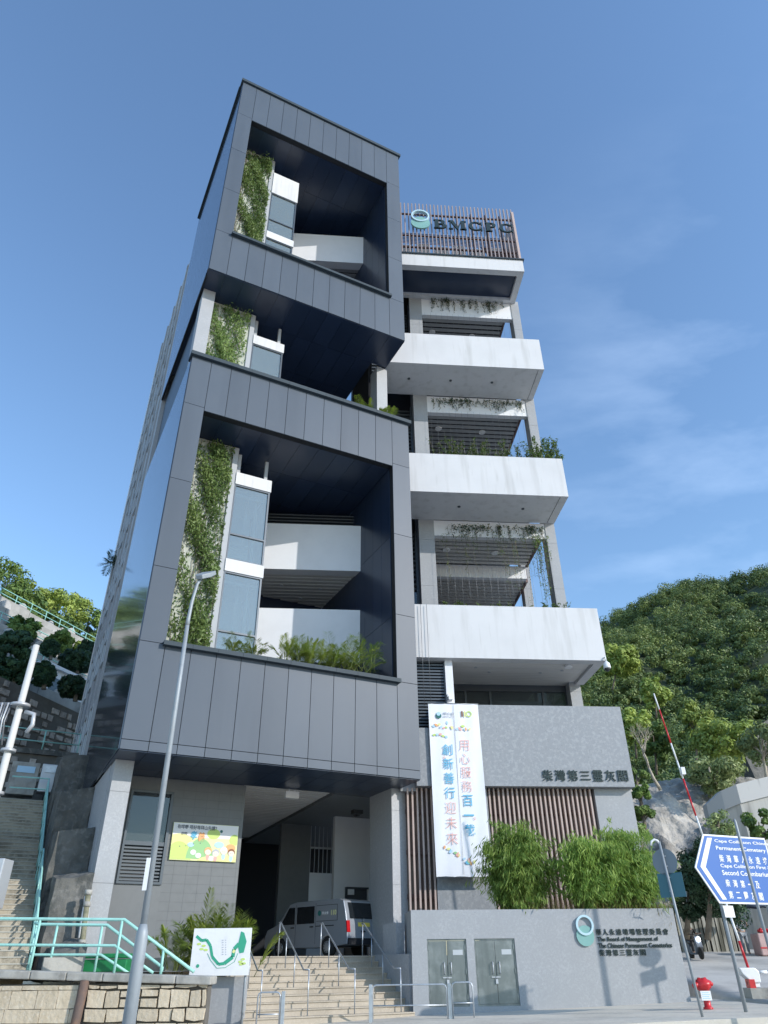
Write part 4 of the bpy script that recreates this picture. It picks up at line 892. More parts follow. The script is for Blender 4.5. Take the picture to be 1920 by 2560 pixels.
# ================================================================== lamp post by the camera
lx = -4.5; z0 = PV(lx) - .15
lp = thing('lamp_post', 'silver street lamp post in the left foreground with a flat lantern head', 'street lamp', (lx, 15, z0))
b = MB(); b.tube([(lx, 15, z0), (lx, 15, .43), (lx, 15, .52), (lx, 15, .66)], [.118, .110, .104, .066], 20); b.build('base_column', 'steelpaint', lp)
b = MB(); b.tube([(lx, 15, .66), (lx - .01, 15, 5.0), (lx - .015, 15, 6.63)], [.062, .050, .044], 16); b.build('shaft', 'steelpaint', lp)
b = MB(); b.tube([(lx - .015, 15, 6.55), (lx - .015, 15, 6.70), (lx + .01, 15, 7.15), (lx + .075, 15, 7.60), (lx + .15, 15.03, 7.80)], [.047, .043, .038, .034, .033], 14); b.build('arm', 'steelpaint', lp)
HF = Matrix.Translation((lx + .145, 15.0, 7.74)) @ Matrix.Rotation(R(-12), 4, 'Z') @ Matrix.Rotation(R(36), 4, 'X') @ Matrix.Scale(1.45, 4)
b = MB(HF); k0 = [(-.05, -.05), (.05, -.05), (.125, .09), (.125, .34), (-.125, .34), (-.125, .09)]; b.prism(k0, .07, 'z', 0); hd = b.build('lantern', 'steelpaint', lp, bevel=.012)
b = MB(HF); b.box(-.095, .095, .12, .31, -.012, .0); b.build('lens', 'framelight', hd)
b = MB(); b.box(lx - .10, lx - .02, 14.91, 14.92, 1.20, 1.75); b.build('number_strip', 'whitepaint', lp)
# ================================================================== other street furniture
# traffic sign seen from behind
TX_ = at(1757, 2540, 21.5); bx, by = TX_.x, 21.5
r = thing('traffic_sign', 'round traffic sign with square plate seen from behind on a leaning grey post', 'traffic sign', (bx, by, PV(bx)))
TF = frame((bx - .17, by, 0), R(-35))
b = MB(); b.tube([(bx, by, PV(bx) - .2), (bx - .22, by, 2.78)], .034, 12); b.build('post', 'steelpaint', r)
b = MB(TF); b.disc((-.02, 2.28), .33, .06, .07, 30); b.build('disc_plate', 'signback', r)
b = MB(TF); b.box(-.30, .36, .06, .07, 1.42, 2.0); b.build('square_plate', 'signteal', r)
b = MB(TF)
for z in (2.15, 2.4, 1.55, 1.88): b.box(-.04, .04, .03, .06, z, z + .03)
b.build('clamp', 'steel', r)
b = MB(); b.tube([(bx - .22, by, 2.72), (bx - .26, by, 2.80), (bx - .34, by, 2.83), (bx - .43, by, 2.78), (bx - .46, by, 2.68)], .03, 10); b.build('hook_lamp', 'whitepaint', r)
# a second sign and a pole just beyond the right edge: their shadows fall on the planter wall
sd, sr = PL @ on(PL, 1628, 2389, 0) + SUNV * 8.2, PL @ on(PL, 1631, 2427, 0) + SUNV * 8.2
r = thing('traffic_sign', 'round traffic sign with square plate on a post right of the direction sign', 'traffic sign', (sd.x, sd.y, PV(sd.x))); F2 = frame((sd.x, sd.y, 0), R(31))
b = MB(); b.tube([(sd.x, sd.y, PV(sd.x) - .2), (sd.x, sd.y, sd.z + .3)], .04, 10); b.build('post', 'steelpaint', r)
b = MB(F2); b.disc((0, sd.z), .27, -.07, -.06, 26); b.build('disc_plate', 'whitepaint', r); b = MB(F2); b.box(-.30, .30, -.07, -.06, sd.z - .72, sd.z - .33); b.build('square_plate', 'whitepaint', r)
sd = PL @ on(PL, 1505, 2400, 0) + SUNV * 9.0
r = thing('street_pole', 'plain tall grey pole farther right of the direction sign', 'pole', (sd.x, sd.y, PV(sd.x)))
b = MB(); b.tube([(sd.x, sd.y, PV(sd.x) - .2), (sd.x, sd.y, 6.4)], [.075, .06], 12); b.build('shaft', 'steelpaint', r); b = MB(); b.box(sd.x - .12, sd.x + .12, sd.y - .12, sd.y + .12, PV(sd.x) - .1, PV(sd.x) + .04); b.build('base', 'steelpaint', r)
# slim pole in front of the blue sign
p0, p1 = at(1918, 2340, 20), at(1835, 2050, 20)
r = thing('signal_pole', 'slim grey pole with rounded cap crossing in front of the blue direction sign', 'pole', (9.1, 20, PV(9) - .2))
b = MB(); b.tube([(9.12, 20, PV(9) - .3), (9.06, 20, 3.05), (9.055, 20, 3.10)], [.039, .036, .02], 12); b.build('shaft', 'steelpaint', r)
# blue direction sign
so = at(1738, 2167, 22.0); SG = frame((so.x, so.y, 0), R(24))
def sgp(cx, cy): p = on(SG, 1700 + cx * 220 / 1659, 2060 + cy * 220 / 1659, 0); return (p.x, p.z)
pA, pB, pC = sgp(430, 188), sgp(283, 812), sgp(752, 1498)
zt, zb = pA[1], pC[1]; xe = pA[0] + 2.42
r = thing('direction_sign', 'large blue arrow shaped direction sign with white cemetery names on two posts', 'sign', SG @ Vector((1, 0, -1.2)))
b = MB(SG); b.prism([(pA[0], zt), pB, (pC[0], zb), (xe, zb), (xe, zt)], .03, 'y', 0); b.build('border', 'whitepaint', r, bevel=.004)
ins = .045
b = MB(SG); b.prism([(pA[0] + ins * .9, zt - ins), (pB[0] + ins * 1.25, pB[1]), (pC[0] + ins * .7, zb + ins), (xe - ins, zb + ins), (xe - ins, zt - ins)], .004, 'y', -.006); b.build('blue_panel', 'bluesign', r)
b = MB(SG); b.prism([sgp(505, 260), sgp(380, 800), sgp(800, 1425), sgp(880, 1425), sgp(478, 812), sgp(595, 262)], .004, 'y', -.012); b.build('chevron', 'ink_w', r)
def sgt(body, c0, c1, chw, m='ink_w', bold=.012):
    # c0: crop position of the top-left corner, c1: of the bottom-right corner
    a, e = sgp(*c0), sgp(*c1); text(body, SG, a[0], e[0], e[1], a[1], -.008, .006, m, r, 'lettering', bold)
sgt('Cape Collinson Chinese', (635, 285), (1715, 425), 0); sgt('Permanent Cemetery', (662, 410), (1620, 560), 0)
sgt('Cape Collinson First &', (748, 750), (1715, 880), 0); sgt('Second Columbarium', (778, 870), (1715, 1000), 0)
def cjk(s_, c0, hgt, step, wd):
    for i, ch in enumerate(s_):
        a = sgp(c0[0] + i * step, c0[1] + i * step * .062); e = sgp(c0[0] + i * step + wd, c0[1] + i * step * .062 + hgt)
        dz = (a[1] - e[1]) * (.42 if ch == '一' else .1 if ch == '二' else 0)
        text(ch, SG, a[0], e[0], e[1] + dz, a[1] - dz, -.008, .006, 'ink_w', r, 'character', .012)
cjk('柴灣華人永遠墳場', (718, 575), 145, 137, 115); cjk('柴灣第一及', (838, 1042), 145, 140, 115); cjk('第二靈灰閣', (898, 1260), 150, 142, 115)
for xo in (0, 1.75):
    q_ = SG @ Vector((on(SG, 1812, 2300, .12).x + xo, .12, 0)); px_, py_ = q_.x, q_.y
    b = MB(); b.tube([(px_, py_, PV(px_) - .2), (px_, py_, zt - .1)], .05, 12); b.build('post', 'steelpaint', r)
q = at(1806, 2262, 21.93); b = MB(SG)
p = on(SG, 1806, 2264, -.03); b.box(p.x, p.x + .36, -.05, -.03, p.z - .28, p.z); b.build('notice_plate', 'whitepaint', r)
# fire hydrant wrapped in red sheet
hp = at(1772, 2526, 24); hx, hz = hp.x, PV(hp.x)
r = thing('fire_hydrant', 'red fire hydrant with its head wrapped in red plastic and a hanging plate', 'hydrant', (hx, 24, hz))
b = MB(); b.lathe([(.15, 0), (.15, .05), (.11, .07), (.10, .30), (.115, .32), (.115, .36), (.09, .40), (.09, .52)], (hx, 24, hz), 16); b.build('barrel', 'red', r)
b = MB(); b.sphere((hx - .02, 24, hz + .66), .25, 14, (1.06, .9, .78))
for i, p in enumerate(b.v):
    v = Vector(p) - Vector((hx - .02, 24, hz + .66)); f = 1 + .16 * math.sin(v.x * 31 + v.z * 9) * math.sin(v.z * 26 + v.y * 17) + .06 * math.sin(v.x * 60); b.v[i] = tuple(Vector((hx - .02, 24, hz + .66)) + v * f)
b.build('wrapped_head', 'red', r)
b = MB(); b.tube([(hx - .2, 23.95, hz + .68), (hx - .36, 23.9, hz + .62)], [.09, .075], 12); b.tube([(hx + .2, 24, hz + .70), (hx + .30, 24, hz + .66)], [.09, .05], 12); b.build('outlet', 'red', r)
b = MB(); b.box(hx - .21, hx + .12, 23.83, 23.84, hz + .24, hz + .50); pl = b.build('plate', 'whitepaint', r)
b = MB()
for k in range(4): b.box(hx - .17, hx + .08 - .03 * (k % 2), 23.826, 23.829, hz + .29 + k * .05, hz + .31 + k * .05)
b.build('plate_line', 'ink_lb', pl)
for ch in kids(r): ch.scale = (.86, .86, .86)
# raised car park barrier
r = thing('barrier_gate', 'raised red and white barrier arm with white cabinet on a concrete block', 'barrier', (11.6, 27, DZ(11.6, 27)))
P0, P1 = Vector((11.52, 27, -.75)), Vector((10.36, 27.0, 8.72))
n = 15
for k in range(n):
    a, e = P0.lerp(P1, k / n), P0.lerp(P1, (k + 1) / n); b = MB(); b.tube([a, e], [.045 - .018 * k / n, .045 - .018 * (k + 1) / n], 8); b.build('arm_section', 'red' if (k % 4 < 2) else 'whitepaint', r)
b = MB(); b.box(10.72, 10.86, 26.9, 27.1, 5.7, 5.95); b.build('arm_fitting', 'whitepaint', r)
b = MB(); b.prism([(11.10, -.22), (11.60, -.22), (11.72, -.32), (11.70, -.62), (11.42, -.62), (11.18, -.40)], .34, 'y', 26.85); b.build('cabinet_head', 'whitepaint', r, bevel=.03)
b = MB(); b.box(11.5, 11.66, 26.9, 27.1, DZ(11.6, 27) + .3, -.62); b.prism([(11.45, DZ(11.6, 27) + .28), (11.86, DZ(11.6, 27) + .28), (11.70, -.75), (11.55, -.75)], .22, 'y', 27.1); b.build('cabinet_leg', 'whitepaint', r)
b = MB(); b.sphere((11.40, 26.98, -.62), .11, 8, (1, 1, 1.6)); b.build('counterweight', 'black', r)
b = MB(); b.box(11.30, 11.48, 26.8, 27.1, DZ(11.4, 27) + .27, DZ(11.4, 27) + .5); b.build('motor_cover', 'red', r)
b = MB(); b.box(11.2, 12.2, 26.6, 27.5, DZ(11.6, 27) - .1, DZ(11.6, 27) + .27); b.build('concrete_block', 'concrete', r)
# red and white crash rail at the right edge
r = thing('crash_barrier', 'red and white striped tubular barrier at the right edge of the driveway', 'barrier', (13.2, 28.3, DZ(13, 28)))
for k in range(10):
    b = MB(); b.tube([(12.0 + k * .3, 28.3, -.36), (12.3 + k * .3, 28.3, -.36)], .05, 10); b.build('rail_section', 'whitepaint' if k % 3 else 'red', r)
for x in (12.9, 14.9):
    for k in range(4):
        g = DZ(x, 28.3) - .05; b = MB(); h = (-.36 - g) / 4; b.tube([(x, 28.3, g + h * k), (x, 28.3, g + h * (k + 1))], .075, 10); b.build('post_section', 'red' if k % 2 else 'whitepaint', r)
# street railings at the kerb
def railing(x0, x1, y, lab, posts):
    g = PV((x0 + x1) / 2); o = thing('street_railing', lab, 'railing', ((x0 + x1) / 2, y, g), 'galvanised railings at the kerb'); zt = g + .86
    b = MB(); c = .10
    b.tube([(x0, y, g - .1), (x0, y, zt - c), (x0 + .03, y, zt - .03), (x0 + c, y, zt), (x1 - c, y, zt), (x1 - .03, y, zt - .03), (x1, y, zt - c), (x1, y, g - .1)], .022, 8)
    b.tube([(x0, y, g + .36), (x1, y, g + .36)], .018, 8); b.build('frame', 'steel', o)
    for x in posts:
        b = MB(); b.box(x - .05, x + .05, y - .035, y + .035, g - .1, zt + .02); b.build('post', 'steel', o, bevel=.006)
railing(-3.64, -3.02, 23.7, 'narrow galvanised railing in front of the left end of the steps', [-2.94])
railing(-.50, 1.66, 25, 'long galvanised railing between the steps and the first steel cabinet', [-.56, 1.74])
railing(1.82, 2.42, 25, 'narrow galvanised railing in front of the first steel cabinet doors', [])
# ================================================================== left: rubble wall, teal rails, stairs
def capz(x): return -.03 - .035 * (x + 10.2)
r = thing('retaining_wall', 'cream ashlar retaining wall with weathered concrete coping at the lower left', 'wall', (-8, 22.3, -1.6))
b = MB(); b.box(-16, -4.72, 22.16, 22.6, -2.0, -.36); b.build('mortar_core', 'mortar', r)
b = MB(); random.seed(4)
z = -1.95
while z < -.45:
    h = random.choice((.30, .40, .46)); x = -16 + random.uniform(0, .3)
    if z + h > -.38: h = -.38 - z
    while x < -4.74:
        wd = random.uniform(.38, .95) if x < -7.9 else random.uniform(.28, .6); x1 = min(x + wd, -4.72)
        if x < -8.06 < x1: x1 = -8.06
        if x == -8.06: x1 = -7.80
        if not (x == -8.06) and x1 - x > .05:
            g = .007 if x < -8 else .026
            j = [random.uniform(-g, g) for _ in range(8)]
            if random.random() < .3 and h > .33: # split stone
                zm = z + h * random.uniform(.4, .6)
                b.prism([(x + g, z + g), (x1 - g, z + g + j[0]), (x1 - g, zm - g), (x + g, zm - g)], .14, 'y', 22.05 + j[1]); b.prism([(x + g, zm + g), (x1 - g, zm + g), (x1 - g, z + h - g), (x + g, z + h - g + j[2])], .14, 'y', 22.05 + j[3])
            else: b.prism([(x + g, z + g + j[0]), ((x + x1) / 2, z + g * .6), (x1 - g, z + g + j[1]), (x1 - g * .7, z + h / 2), (x1 - g + j[4], z + h - g), (x + g - j[5], z + h - g + j[2]), (x + g * .8, z + h / 2)], .14, 'y', 22.05 + j[3])
        x = x1
    z += h
b.build('masonry', 'ashlar', r, bevel=.018)
b = MB()
for i in range(12):
    x0, x1 = -16 + i * .95, -16 + (i + 1) * .95
    if x0 > -4.7: break
    x1 = min(x1, -4.62); k = b.pts([(x0 + .006, 21.95, capz(x0) - .19), (x1 - .006, 21.95, capz(x1) - .19), (x1 - .006, 21.95, capz(x1)), (x0 + .006, 21.95, capz(x0)), (x0 + .006, 22.75, capz(x0) - .19), (x1 - .006, 22.75, capz(x1) - .19), (x1 - .006, 22.75, capz(x1)), (x0 + .006, 22.75, capz(x0))])
    for q in ((0, 1, 2, 3), (4, 7, 6, 5), (3, 2, 6, 7), (0, 4, 5, 1), (0, 3, 7, 4), (1, 5, 6, 2)): b.face([k + i_ for i_ in q])
b.build('coping', 'concrete', r, bevel=.03)
b = MB(); b.tube([(-8.0, 22.0, -2), (-7.9, 22.0, -.28)], .12, 10); b.build('rusty_pipe', mat('rusty iron', (.12, .085, .07), .8, noise=[(4, (.20, .12, .08), .45, .7)]), r)
def LZ(x, y): return -.12
tag(sheet('landing', 'concrete', [-24, -18, -12, -8, -5.8], [22.7, 24, 26, 30, 34], LZ), kind='structure')
def teal_rail(lab, Y, top, mid, posts, ends=None):
    o = thing('teal_railing', lab, 'railing', (-8, Y, -.1), 'teal railings behind the retaining wall')
    b = MB(); b.tube([(x, Y, z) for x, z in top], .042, 10); b.build('top_rail', 'teal', o); b = MB(); b.tube([(x, Y, z) for x, z in mid], .036, 10); b.build('mid_rail', 'teal', o)
    for x in posts:
        zt = float(np.interp(x, [p[0] for p in top], [p[1] for p in top])); b = MB(); b.tube([(x, Y, min(capz(x), -.1) - .08), (x, Y, zt)], .036, 10); b.build('post', 'teal', o)
    return o
teal_rail('nearer teal tubular railing on the coping of the cream retaining wall', 22.5, [(-16, 1.17), (-10.75, 1.16), (-7.29, 1.10), (-5.21, -.13)], [(-16, .55), (-10.57, .54), (-7.44, .49), (-6.30, -.14)], [-15.2, -12.4, -9.62, -7.35, -6.1])
o = teal_rail('farther teal railing with looped end beside the foot of the stairs', 24.0, [(-10.40, 1.12), (-10.25, 1.08), (-8.26, 1.04), (-6.55, .02), (-6.48, -.02), (-6.50, -.25)], [(-10.35, .36), (-10.2, .32), (-8.29, .30), (-7.4, -.16)], [-9.72, -8.4])
# stairs up the side of the building
SF = TW
r = thing('side_stairs', 'long weathered concrete stair rising along the left side of the building', 'steps', TW @ Vector((-2.3, 6, -.1)))
b = MB(SF)
ns = 40
for i in range(ns):
    land = .9 if i >= 16 else 0
    y0 = .1 + i * .30 + land; z1 = -.05 + (i + 1) * .168
    b.box(-3.6, -1.40, y0, y0 + (.42 if i != 15 else 1.4), z1 - (1.0 if i else .4), z1)
b.build('step', 'stonestep', r)
b = MB(SF)
for i in range(ns):
    land = .9 if i >= 16 else 0; y0 = .1 + i * .30 + land; z1 = -.05 + (i + 1) * .168; b.box(-3.6, -1.40, y0 - .02, y0 + .05, z1 - .03, z1 + .004)
b.build('nosing', mat('pale nosing', (.40, .385, .33), .9), r)
b = MB(SF); b.box(-3.95, -3.6, .2, 14, -.2, 1.4); b.box(-9, -3.9, 13.8, 14, -.2, 7.2); b.box(-3.95, -3.6, 6, 14, 1.4, 5); b.build('side_kerb', 'concretedark', r)
b = MB(SF); b.box(-8, .0, 13.1, 17, 5.4, 6.62); b.build('upper_landing', 'concretedark', r)
def SZ(y): return -.05 + .168 * ((y - .1) / .30 if y < 4.9 else 16 if y < 5.8 else (y - .9 - .1) / .30)
o = thing('teal_railing', 'teal stair railing climbing beside the long side stairs', 'railing', TW @ Vector((-1.35, 5, 1.6)))
b = MB(SF); YY = [.1, 1.5, 3, 4.9, 5.8, 8, 10.5, 13.0]
b.tube([(-1.38, y, SZ(y) + 1.05) for y in YY] + [(-3.0, 13.1, SZ(13) + 1.05)], .035, 8); b.build('top_rail', 'teal', o)
b = MB(SF); b.tube([(-1.38, y, SZ(y) + .55) for y in YY] + [(-3.0, 13.1, SZ(13) + .55)], .03, 8); b.build('mid_rail', 'teal', o)
for y in [.1, 1.2, 2.3, 3.4, 4.6, 5.8, 7.0, 8.2, 9.4, 10.6, 11.8, 13.0]:
    b = MB(SF); b.tube([(-1.38, y, SZ(y) - .1), (-1.38, y, SZ(y) + 1.05)], .032, 8); b.build('post', 'teal', o)
# stained concrete bank between the stairs and the building
r = thing('concrete_bank', 'stained concrete bank between the side stairs and the building', 'wall', TW @ Vector((-.6, 6, 1)))
b = MB(SF)
for y0, y1, zt, x0 in ((-.6, .9, .55, -1.0), (.9, 3.1, 2.6, -1.15), (3.1, 6.0, 4.3, -1.25), (6.0, 10.0, 6.2, -1.25), (10, 15, 8.4, -1.25)):
    k = b.pts([(x0 + random.uniform(-.06, .06), y0, -.3), (.08, y0, -.3), (.08, y0 + .2, zt), (x0 + .12, y0 + .25, zt - .2), (x0, y1, -.3), (.08, y1, -.3), (.08, y1, zt + .25), (x0 + .15, y1, zt + .05)])
    for q in ((0, 1, 2, 3), (4, 7, 6, 5), (3, 2, 6, 7), (0, 4, 5, 1), (0, 3, 7, 4), (1, 5, 6, 2)): b.face([k + i_ for i_ in q])
bk = b.build('bank', 'concretedark', r)
bk.modifiers.new('sub', 'SUBSURF').levels = 4; bk.modifiers['sub'].subdivision_type = 'SIMPLE'; bk.modifiers['sub'].render_levels = 4
tx = bpy.data.textures.new('lumps', 'CLOUDS'); tx.noise_scale = .7; dm = bk.modifiers.new('d', 'DISPLACE'); dm.texture = tx; dm.strength = .22
b = MB(SF); b.box(-1.05, .05, -.7, -.4, -.15, .25); b.build('block', 'concrete', r)
# clutter at the foot of the granite pier
r = thing('drainpipe', 'mossy drain pipe standing by the left granite pier', 'pipe', at(205, 2420, 25.2))
q0, q1 = at(196, 2430, 25.2), at(222, 2225, 25.2)
b = MB(); b.tube([q0, q1], .085, 10); b.build('pipe', mat('mossy pipe', (.27, .25, .17), .8, noise=[(4, (.16, .16, .10), .45, .7)]), r)
for t in (.35, .82, .97): p = q0.lerp(q1, t); b = MB(); b.tube([p - Vector((0, 0, .07)), p + Vector((0, 0, .07))], .115, 10); b.build('collar', 'concrete', r)
r = thing('metal_panel', 'pale narrow metal panel leaning beside the drain pipe', 'panel', at(188, 2420, 25.6))
b = MB(); a_, e_ = at(185, 2420, 25.6), at(215, 2240, 25.6); b.tube([a_, e_], .05, 4); b.build('panel', 'framelight', r); b = MB(); b.tube([a_ + Vector((.2, 0, 0)), e_ + Vector((.16, 0, 0))], .03, 4); b.build('rail', 'framelight', r)
g0 = at(262, 2420, 25.0)
r = thing('recycling_bin', 'green plastic bin behind the teal railing', 'bin', (g0.x, 25, -.12))
b = MB(); b.box(g0.x - .75, g0.x + .75, 24.6, 25.4, -.12, .20); b.build('tub', 'greenbin', r, bevel=.03); b = MB(); b.box(g0.x - .80, g0.x + .80, 24.55, 25.45, .22, .34); b.build('lid', 'greenbin', r, bevel=.03)
b = MB(); b.box(g0.x - .3, g0.x + .3, 24.52, 24.56, .24, .29); b.build('handle', 'greenbin', r)
# utility pole and its gear at the left edge
u0 = at(18, 2060, 27); r = thing('utility_pole', 'white concrete utility pole with bolted collars at the left edge', 'pole', (u0.x, 27, -.1))
ux = -14.12
b = MB(); b.tube([(ux, 27, -.2), (ux, 27, 11.0)], [.155, .12], 16); b.build('shaft', mat('white concrete pole', (.62, .62, .60), .7, streak=[(5, .3, (.45, .45, .43), .5, .8)]), r)
for z, s_ in ((8.55, .36), (6.85, .27), (5.35, .24)):
    b = MB(); b.lathe([(.2, -.05), (s_, -.05), (s_, .05), (.2, .05)], (ux, 27, z), 16); b.build('collar', 'framelight', r)
b = MB(); b.tube([(ux + .25, 27, 8.3), (ux + .62, 27, 8.2), (ux + .66, 27, 7.8), (ux + .5, 27, 7.5)], .085, 8); b.build('cable_elbow', 'framelight', r)
for i in range(7):
    b = MB(); b.tube([(ux - .25 - i * .12, 26.8, 8.6), (ux - .35 - i * .09, 26.8, 7.9 + .06 * math.sin(i)), (ux - .2 - i * .14, 26.8, 7.0)], .035, 6); b.build('cable', 'framelight' if i % 2 else 'wire', r)
b = MB(); b.box(ux - 1.1, ux - .2, 26.9, 27.1, 8.55, 8.65); b.box(ux - 1.1, ux - .2, 26.9, 27.1, 7.2, 7.28); b.build('crossarm', 'wire', r)
cb = at(8, 2170, 25.5); r = thing('equipment_cabinet', 'pale grey roadside cabinet cut off by the left edge', 'cabinet', (cb.x - .2, 25.5, -.12))
b = MB(); b.box(cb.x - .9, cb.x + .12, 25.2, 25.9, 1.6, 3.0); b.build('housing', 'framelight', r, bevel=.03); b = MB(); b.box(cb.x - .5, cb.x - .3, 25.4, 25.7, -.12, 1.6); b.tube([(cb.x + .02, 25.3, -.1), (cb.x + .08, 25.3, 2.6)], .03); b.build('leg', 'framelight', r)
# masonry walls in the shade behind the stairs
def stonewall(name, lab, F_, x0, x1, z0, z1f, y, sd, hgt=.34, wdt=(.3, .6), m='rubble'):
    r = thing(name, lab, 'wall', F_ @ Vector(((x0 + x1) / 2, y, z0))); b = MB(F_)
    b.prism([(x0, z0), (x1, z0), (x1, z1f(x1)), (x0, z1f(x0))], .5, 'y', y + .06); b.build('mortar_core', 'mortar', r)
    b = MB(F_); rr = random.Random(sd); z = z0 + .1
    while z < max(z1f(x0), z1f(x1)):
        x = x0 + rr.uniform(0, .3)
        while x < x1 - .2:
            wd = rr.uniform(*wdt); g = rr.uniform(.05, .12); xe_ = x + wd
            if xe_ < x1 and z + hgt < z1f(xe_) and rr.random() < .8:
                b.prism([(x + g, z + g + rr.uniform(-.03, .03)), (xe_ - g, z + g + rr.uniform(-.03, .03)), (xe_ - g + rr.uniform(-.03, .03), z + hgt - g), (x + g, z + hgt - g + rr.uniform(-.03, .03))], .16, 'y', y + rr.uniform(-.07, 0))
            x = xe_
        z += hgt
    b.build('stone', m, r, bevel=.02); return r
r = stonewall('masonry_wall', 'dark rubble wall at the head of the side stairs', TW, -9, -.1, 6.4, lambda x: 9.6, 16.6, 3, .42, (.42, .7))
b = MB(TW); b.box(-9, 0, 16.5, 17.3, 9.6, 9.85); b.build('coping', 'concretedark', r)
b = MB(TW); b.prism([(-1.5, 6.4), (-.2, 6.4), (-.2, 9.4), (-1.1, 9.4)], .9, 'y', 15.7); b.build('buttress', 'concretedark', r)
o = thing('teal_railing', 'teal railing on top of the dark rubble wall at the stair head', 'railing', TW @ Vector((-4, 16.8, 9.8)))
for z in (10.35, 10.95): b = MB(TW); b.tube([(-9, 16.9, z), (0, 16.9, z)], .035, 8); b.build('rail', 'teal', o)
for x in (-8.4, -6.2, -4.0, -1.9, -.1): b = MB(TW); b.tube([(x, 16.9, 9.8), (x, 16.9, 10.95)], .035, 8); b.build('post', 'teal', o)
for (px_, py_, w_, h_, m_, lab) in ((58, 1945, 1.25, 1.5, 'concrete', 'grey utility box with blue notice at the stair head'), (122, 1945, .8, 1.3, 'framelight', 'pale cabinet at the stair head beside the concrete bank')):
    p = on(TW, px_, py_, 13.6); r = thing('utility_box', lab, 'box', TW @ Vector((p.x, 13.6, 6.6)))
    b = MB(TW); b.box(p.x - w_ / 2, p.x + w_ / 2, 13.6, 14.4, p.z - h_ / 2, p.z + h_ / 2); b.build('housing', m_, r, bevel=.03)
    b = MB(TW); b.box(p.x - w_ * .3, p.x + w_ * .35, 13.56, 13.6, p.z + .25, p.z + .55); b.build('notice', 'ink_lb' if 'blue' in lab else 'steel', r)
# ================================================================== left hillside: terraces running back along azimuth 20
LO = at(0, 1690, 42.0); LF = Matrix.Translation(Vector((LO.x, LO.y, 0))) @ Matrix.Rotation(R(70), 4, 'Z')   # x runs away, y runs up hill
z1 = LO.z; p_ = on(LF, 215, 1790, 0); slp = (p_.z - z1) / p_.x
r = stonewall('masonry_wall', 'tall dark rubble wall below the cemetery terraces', LF, -12, 34, 6.5, lambda x: z1 + slp * x, 0, 5, .5, (.45, .85))
def lrow(pxl, pyl, pxr, pyr, yoff):
    a, e = on(LF, pxl, pyl, yoff), on(LF, pxr, pyr, yoff); return a, e
TY = [0.0, 3.0, 6.5, 10, 13.5, 17, 21, 30, 60, 90]; TPX = [1688, 1668, 1640, 1610, 1572, 1533, 1490]
TZ_ = [on(LF, 0, q, y).z for q, y in zip(TPX, TY)]; TZ_ += [TZ_[-1] + 4, TZ_[-1] + 12, TZ_[-1] + 14]
def lhill(x, y): return float(np.interp(y, TY, TZ_)) - 1.2
def lsheet():
    b = MB(LF); xs = np.linspace(-30, 90, 30); ys = [.55, 3, 6, 9, 12, 16, 20, 26, 34, 44, 60, 80]
    k = b.pts([(x, y, lhill(x, y) + .5 * math.sin(x * .4 + y)) for y in ys for x in xs]); n = len(xs)
    for j in range(len(ys) - 1):
        for i in range(n - 1): b.face([k + j * n + i, k + j * n + i + 1, k + (j + 1) * n + i + 1, k + (j + 1) * n + i], True)
    return b.build('terraced_slope', 'hill')
tag(lsheet(), kind='structure')
TERR = [(2.6 + 2.05 * i, n) for i, n in enumerate(('lowest', 'second', 'third', 'fourth', 'fifth', 'sixth', 'seventh', 'eighth', 'ninth', 'highest'))]
gs = None
for i, (yy, wd) in enumerate(TERR):
    zt = lhill(10, yy) + 1.1; hgt = random.choice((1.2, 1.5, 1.8))
    r = thing('cemetery_terrace', f'{wd} pale terrace wall of the hillside cemetery', 'terrace', LF @ Vector((15, yy, zt)), 'cemetery terraces on the left hillside')
    b = MB(LF)
    for k in range(16): x0 = -22 + k * 4.6; b.box(x0 + .02, x0 + 4.58, yy, yy + .4, zt - hgt, zt + random.uniform(-.1, .25))
    b.build('wall', mat(f'pale render {i}', (.40, .39, .365), .85, noise=[(.7, (.26, .255, .235), .42, .65)], streak=[(1, .3, (.32, .32, .30), .5, .8)]), r)
    b = MB(LF); b.box(-22, 51, yy + .4, yy + 1.9, zt - .6, zt - .1); b.build('walk', 'concrete', r)
    if i in (1, 3, 6, 9):
        o = thing('teal_railing', f'distant teal railing on the {wd} cemetery terrace', 'railing', LF @ Vector((15, yy, zt))); b = MB(LF)
        for z in (.55, 1.1): b.tube([(-22, yy + .2, zt + z), (51, yy + .2, zt + z)], .05, 6)
        for k in range(36): b.tube([(-22 + k * 2.08, yy + .2, zt - .05), (-22 + k * 2.08, yy + .2, zt + 1.1)], .045, 6)
        b.build('rails', 'teal', o)
    for k in range(15):
        x = -14 + k * 3.7 + random.uniform(-.9, .9)
        if gs is None:
            gs = thing('gravestone', 'pale gravestone standing on a cemetery terrace of the left hillside', 'gravestone', LF @ Vector((x, yy + 1.2, zt - .1)), 'gravestones on the cemetery terraces')
            b = MB(LF); b.box(x - .5, x + .5, yy + 1.0, yy + 1.4, zt - .1, zt + .7); b.lathe([(.5, -.18), (.5, .18)], (x, yy + 1.2, zt + .7), 16, 'y'); b.build('slab', mat('pale gravestone', (.48, .465, .44), .7, noise=[(2, (.36, .35, .33), .42, .7)]), gs); b = MB(LF); b.box(x - .8, x + .8, yy + .8, yy + 1.7, zt - .25, zt - .08); b.build('base', 'concrete', gs)
        else: dup(gs, LF @ Vector((x, yy + 1.2, zt - .1)), 0, random.uniform(.7, 1.2))
ph = on(LF, 112, 1662, 4.2); r = thing('hut', 'small white hut with windows among the cemetery terraces', 'building', LF @ Vector((ph.x, 4.2, ph.z - 2)))
b = MB(LF); b.box(ph.x, ph.x + 8, 4.2, 7, ph.z - 2.6, ph.z); b.build('wall', 'whitepaint', r)
